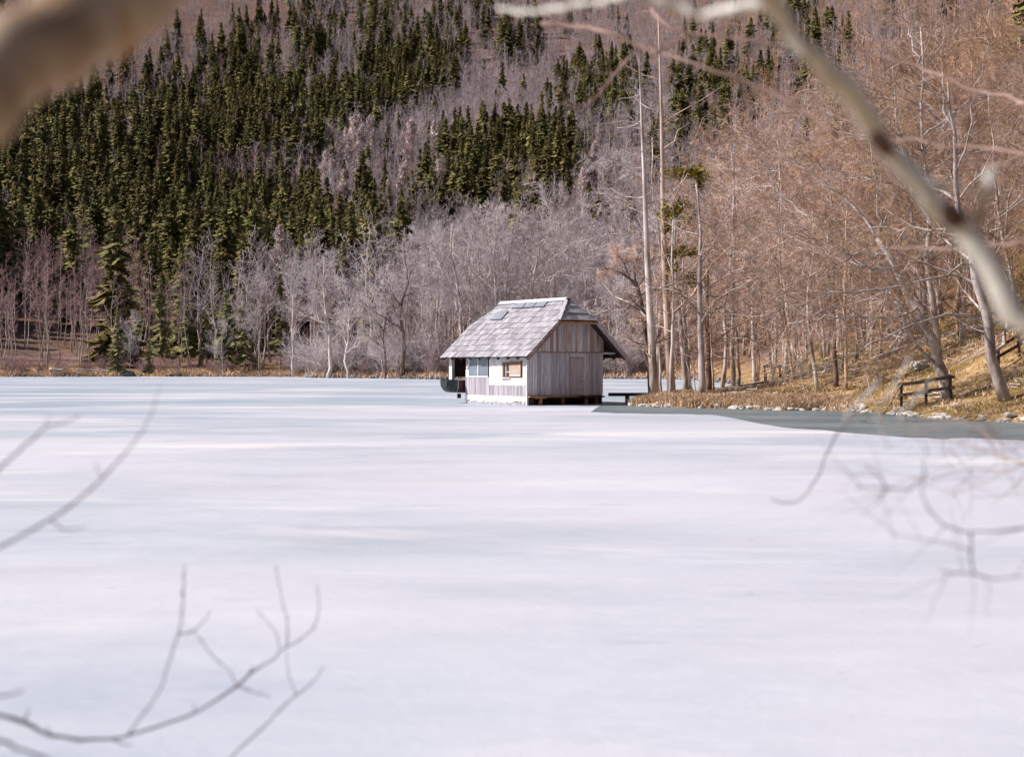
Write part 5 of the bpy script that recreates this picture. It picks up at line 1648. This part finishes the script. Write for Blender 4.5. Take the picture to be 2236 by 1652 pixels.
near_branch('hanging_twig', 'hooked blurred twig hanging over the dark ice edge at right', [
    (zz2([(760, -110), (640, 30), (560, 150), (510, 220), (480, 320), (450, 380), (400, 450), (340, 480), (250, 450)], 4.4, 4.0, f4), (.006, .002))], 'twig_dusk', seed=14, sides=8, cat='twig')
near_branch('hanging_twig', 'pale blurred hanging twigs in front of the right bank waterline', [
    (zz2([(900, -200), (740, 60), (770, 150), (800, 210)], 3.0, 3.0, f4), (.003, .002)),
    (zz2([(740, -80), (590, 80), (660, 150)], 3.0, 3.0, f4), (.003, .002)),
    (zz2([(1000, -100), (840, 80), (940, 170), (980, 240)], 3.0, 3.0, f4), (.003, .002))], 'limb_grey', seed=15, sides=8, cat='twig')
near_branch('hanging_twig', 'large blurred tangle of twigs hanging at the right edge over the ice', [
    (zz2([(1800, 500), (1429, 595), (1300, 600), (1180, 610), (1100, 600), (1010, 540), (940, 430), (975, 330), (960, 260)], 3.2, 3.3, f4), (.0055, .002)),
    (zz2([(1180, 610), (1180, 690), (1190, 800), (1290, 825), (1429, 810)], 3.2, 3.2, f4), (.004, .002)),
    (zz2([(1190, 800), (1100, 795), (1030, 780)], 3.2, 3.2, f4), (.003, .0015)),
    (zz2([(1180, 690), (1080, 660), (980, 640), (820, 620)], 3.2, 3.3, f4), (.003, .0015)),
    (zz2([(975, 330), (900, 410), (790, 400), (640, 400)], 3.3, 3.3, f4), (.003, .0015)),
    (zz2([(790, 400), (760, 350), (690, 290)], 3.3, 3.3, f4), (.003, .0015)),
    (zz2([(790, 400), (745, 480)], 3.3, 3.3, f4), (.003, .0015))], 'twig_dusk', seed=16, sides=8, cat='twig',
    levels=[dict(K=3, t0=.1, t1=1, ang=(30, 70), lf=.25, rf=.5, n=6, wig=.12, up=.0, rmin=.0012)])
near_branch('hanging_twig', 'reddish fine twigs hanging in from the right edge above the ice tangle', [
    (zz2([(1900, 420), (1429, 290), (1300, 240), (1180, 210), (1080, 185), (1000, 170)], 4.2, 4.6, f4), (.005, .0015)),
    (zz2([(1429, 290), (1340, 330), (1200, 310), (1080, 330), (1000, 360)], 4.2, 4.6, f4), (.003, .0015)),
    (zz2([(1300, 240), (1250, 150), (1150, 90), (1080, 60)], 4.4, 4.6, f4), (.003, .0015)),
    (zz2([(1800, 300), (1429, 180), (1300, 190), (1200, 170)], 4.4, 4.6, f4), (.004, .0015))], 'limb_brown', seed=17, sides=8, cat='twig',
    levels=[dict(K=6, t0=.1, t1=1, ang=(30, 70), lf=.3, rf=.5, n=5, wig=.12, up=.0, rmin=.0012), dict(K=4, t0=.1, t1=1, ang=(30, 70), lf=.5, rf=.6, n=4, wig=.12, up=.0, rmin=.001)])
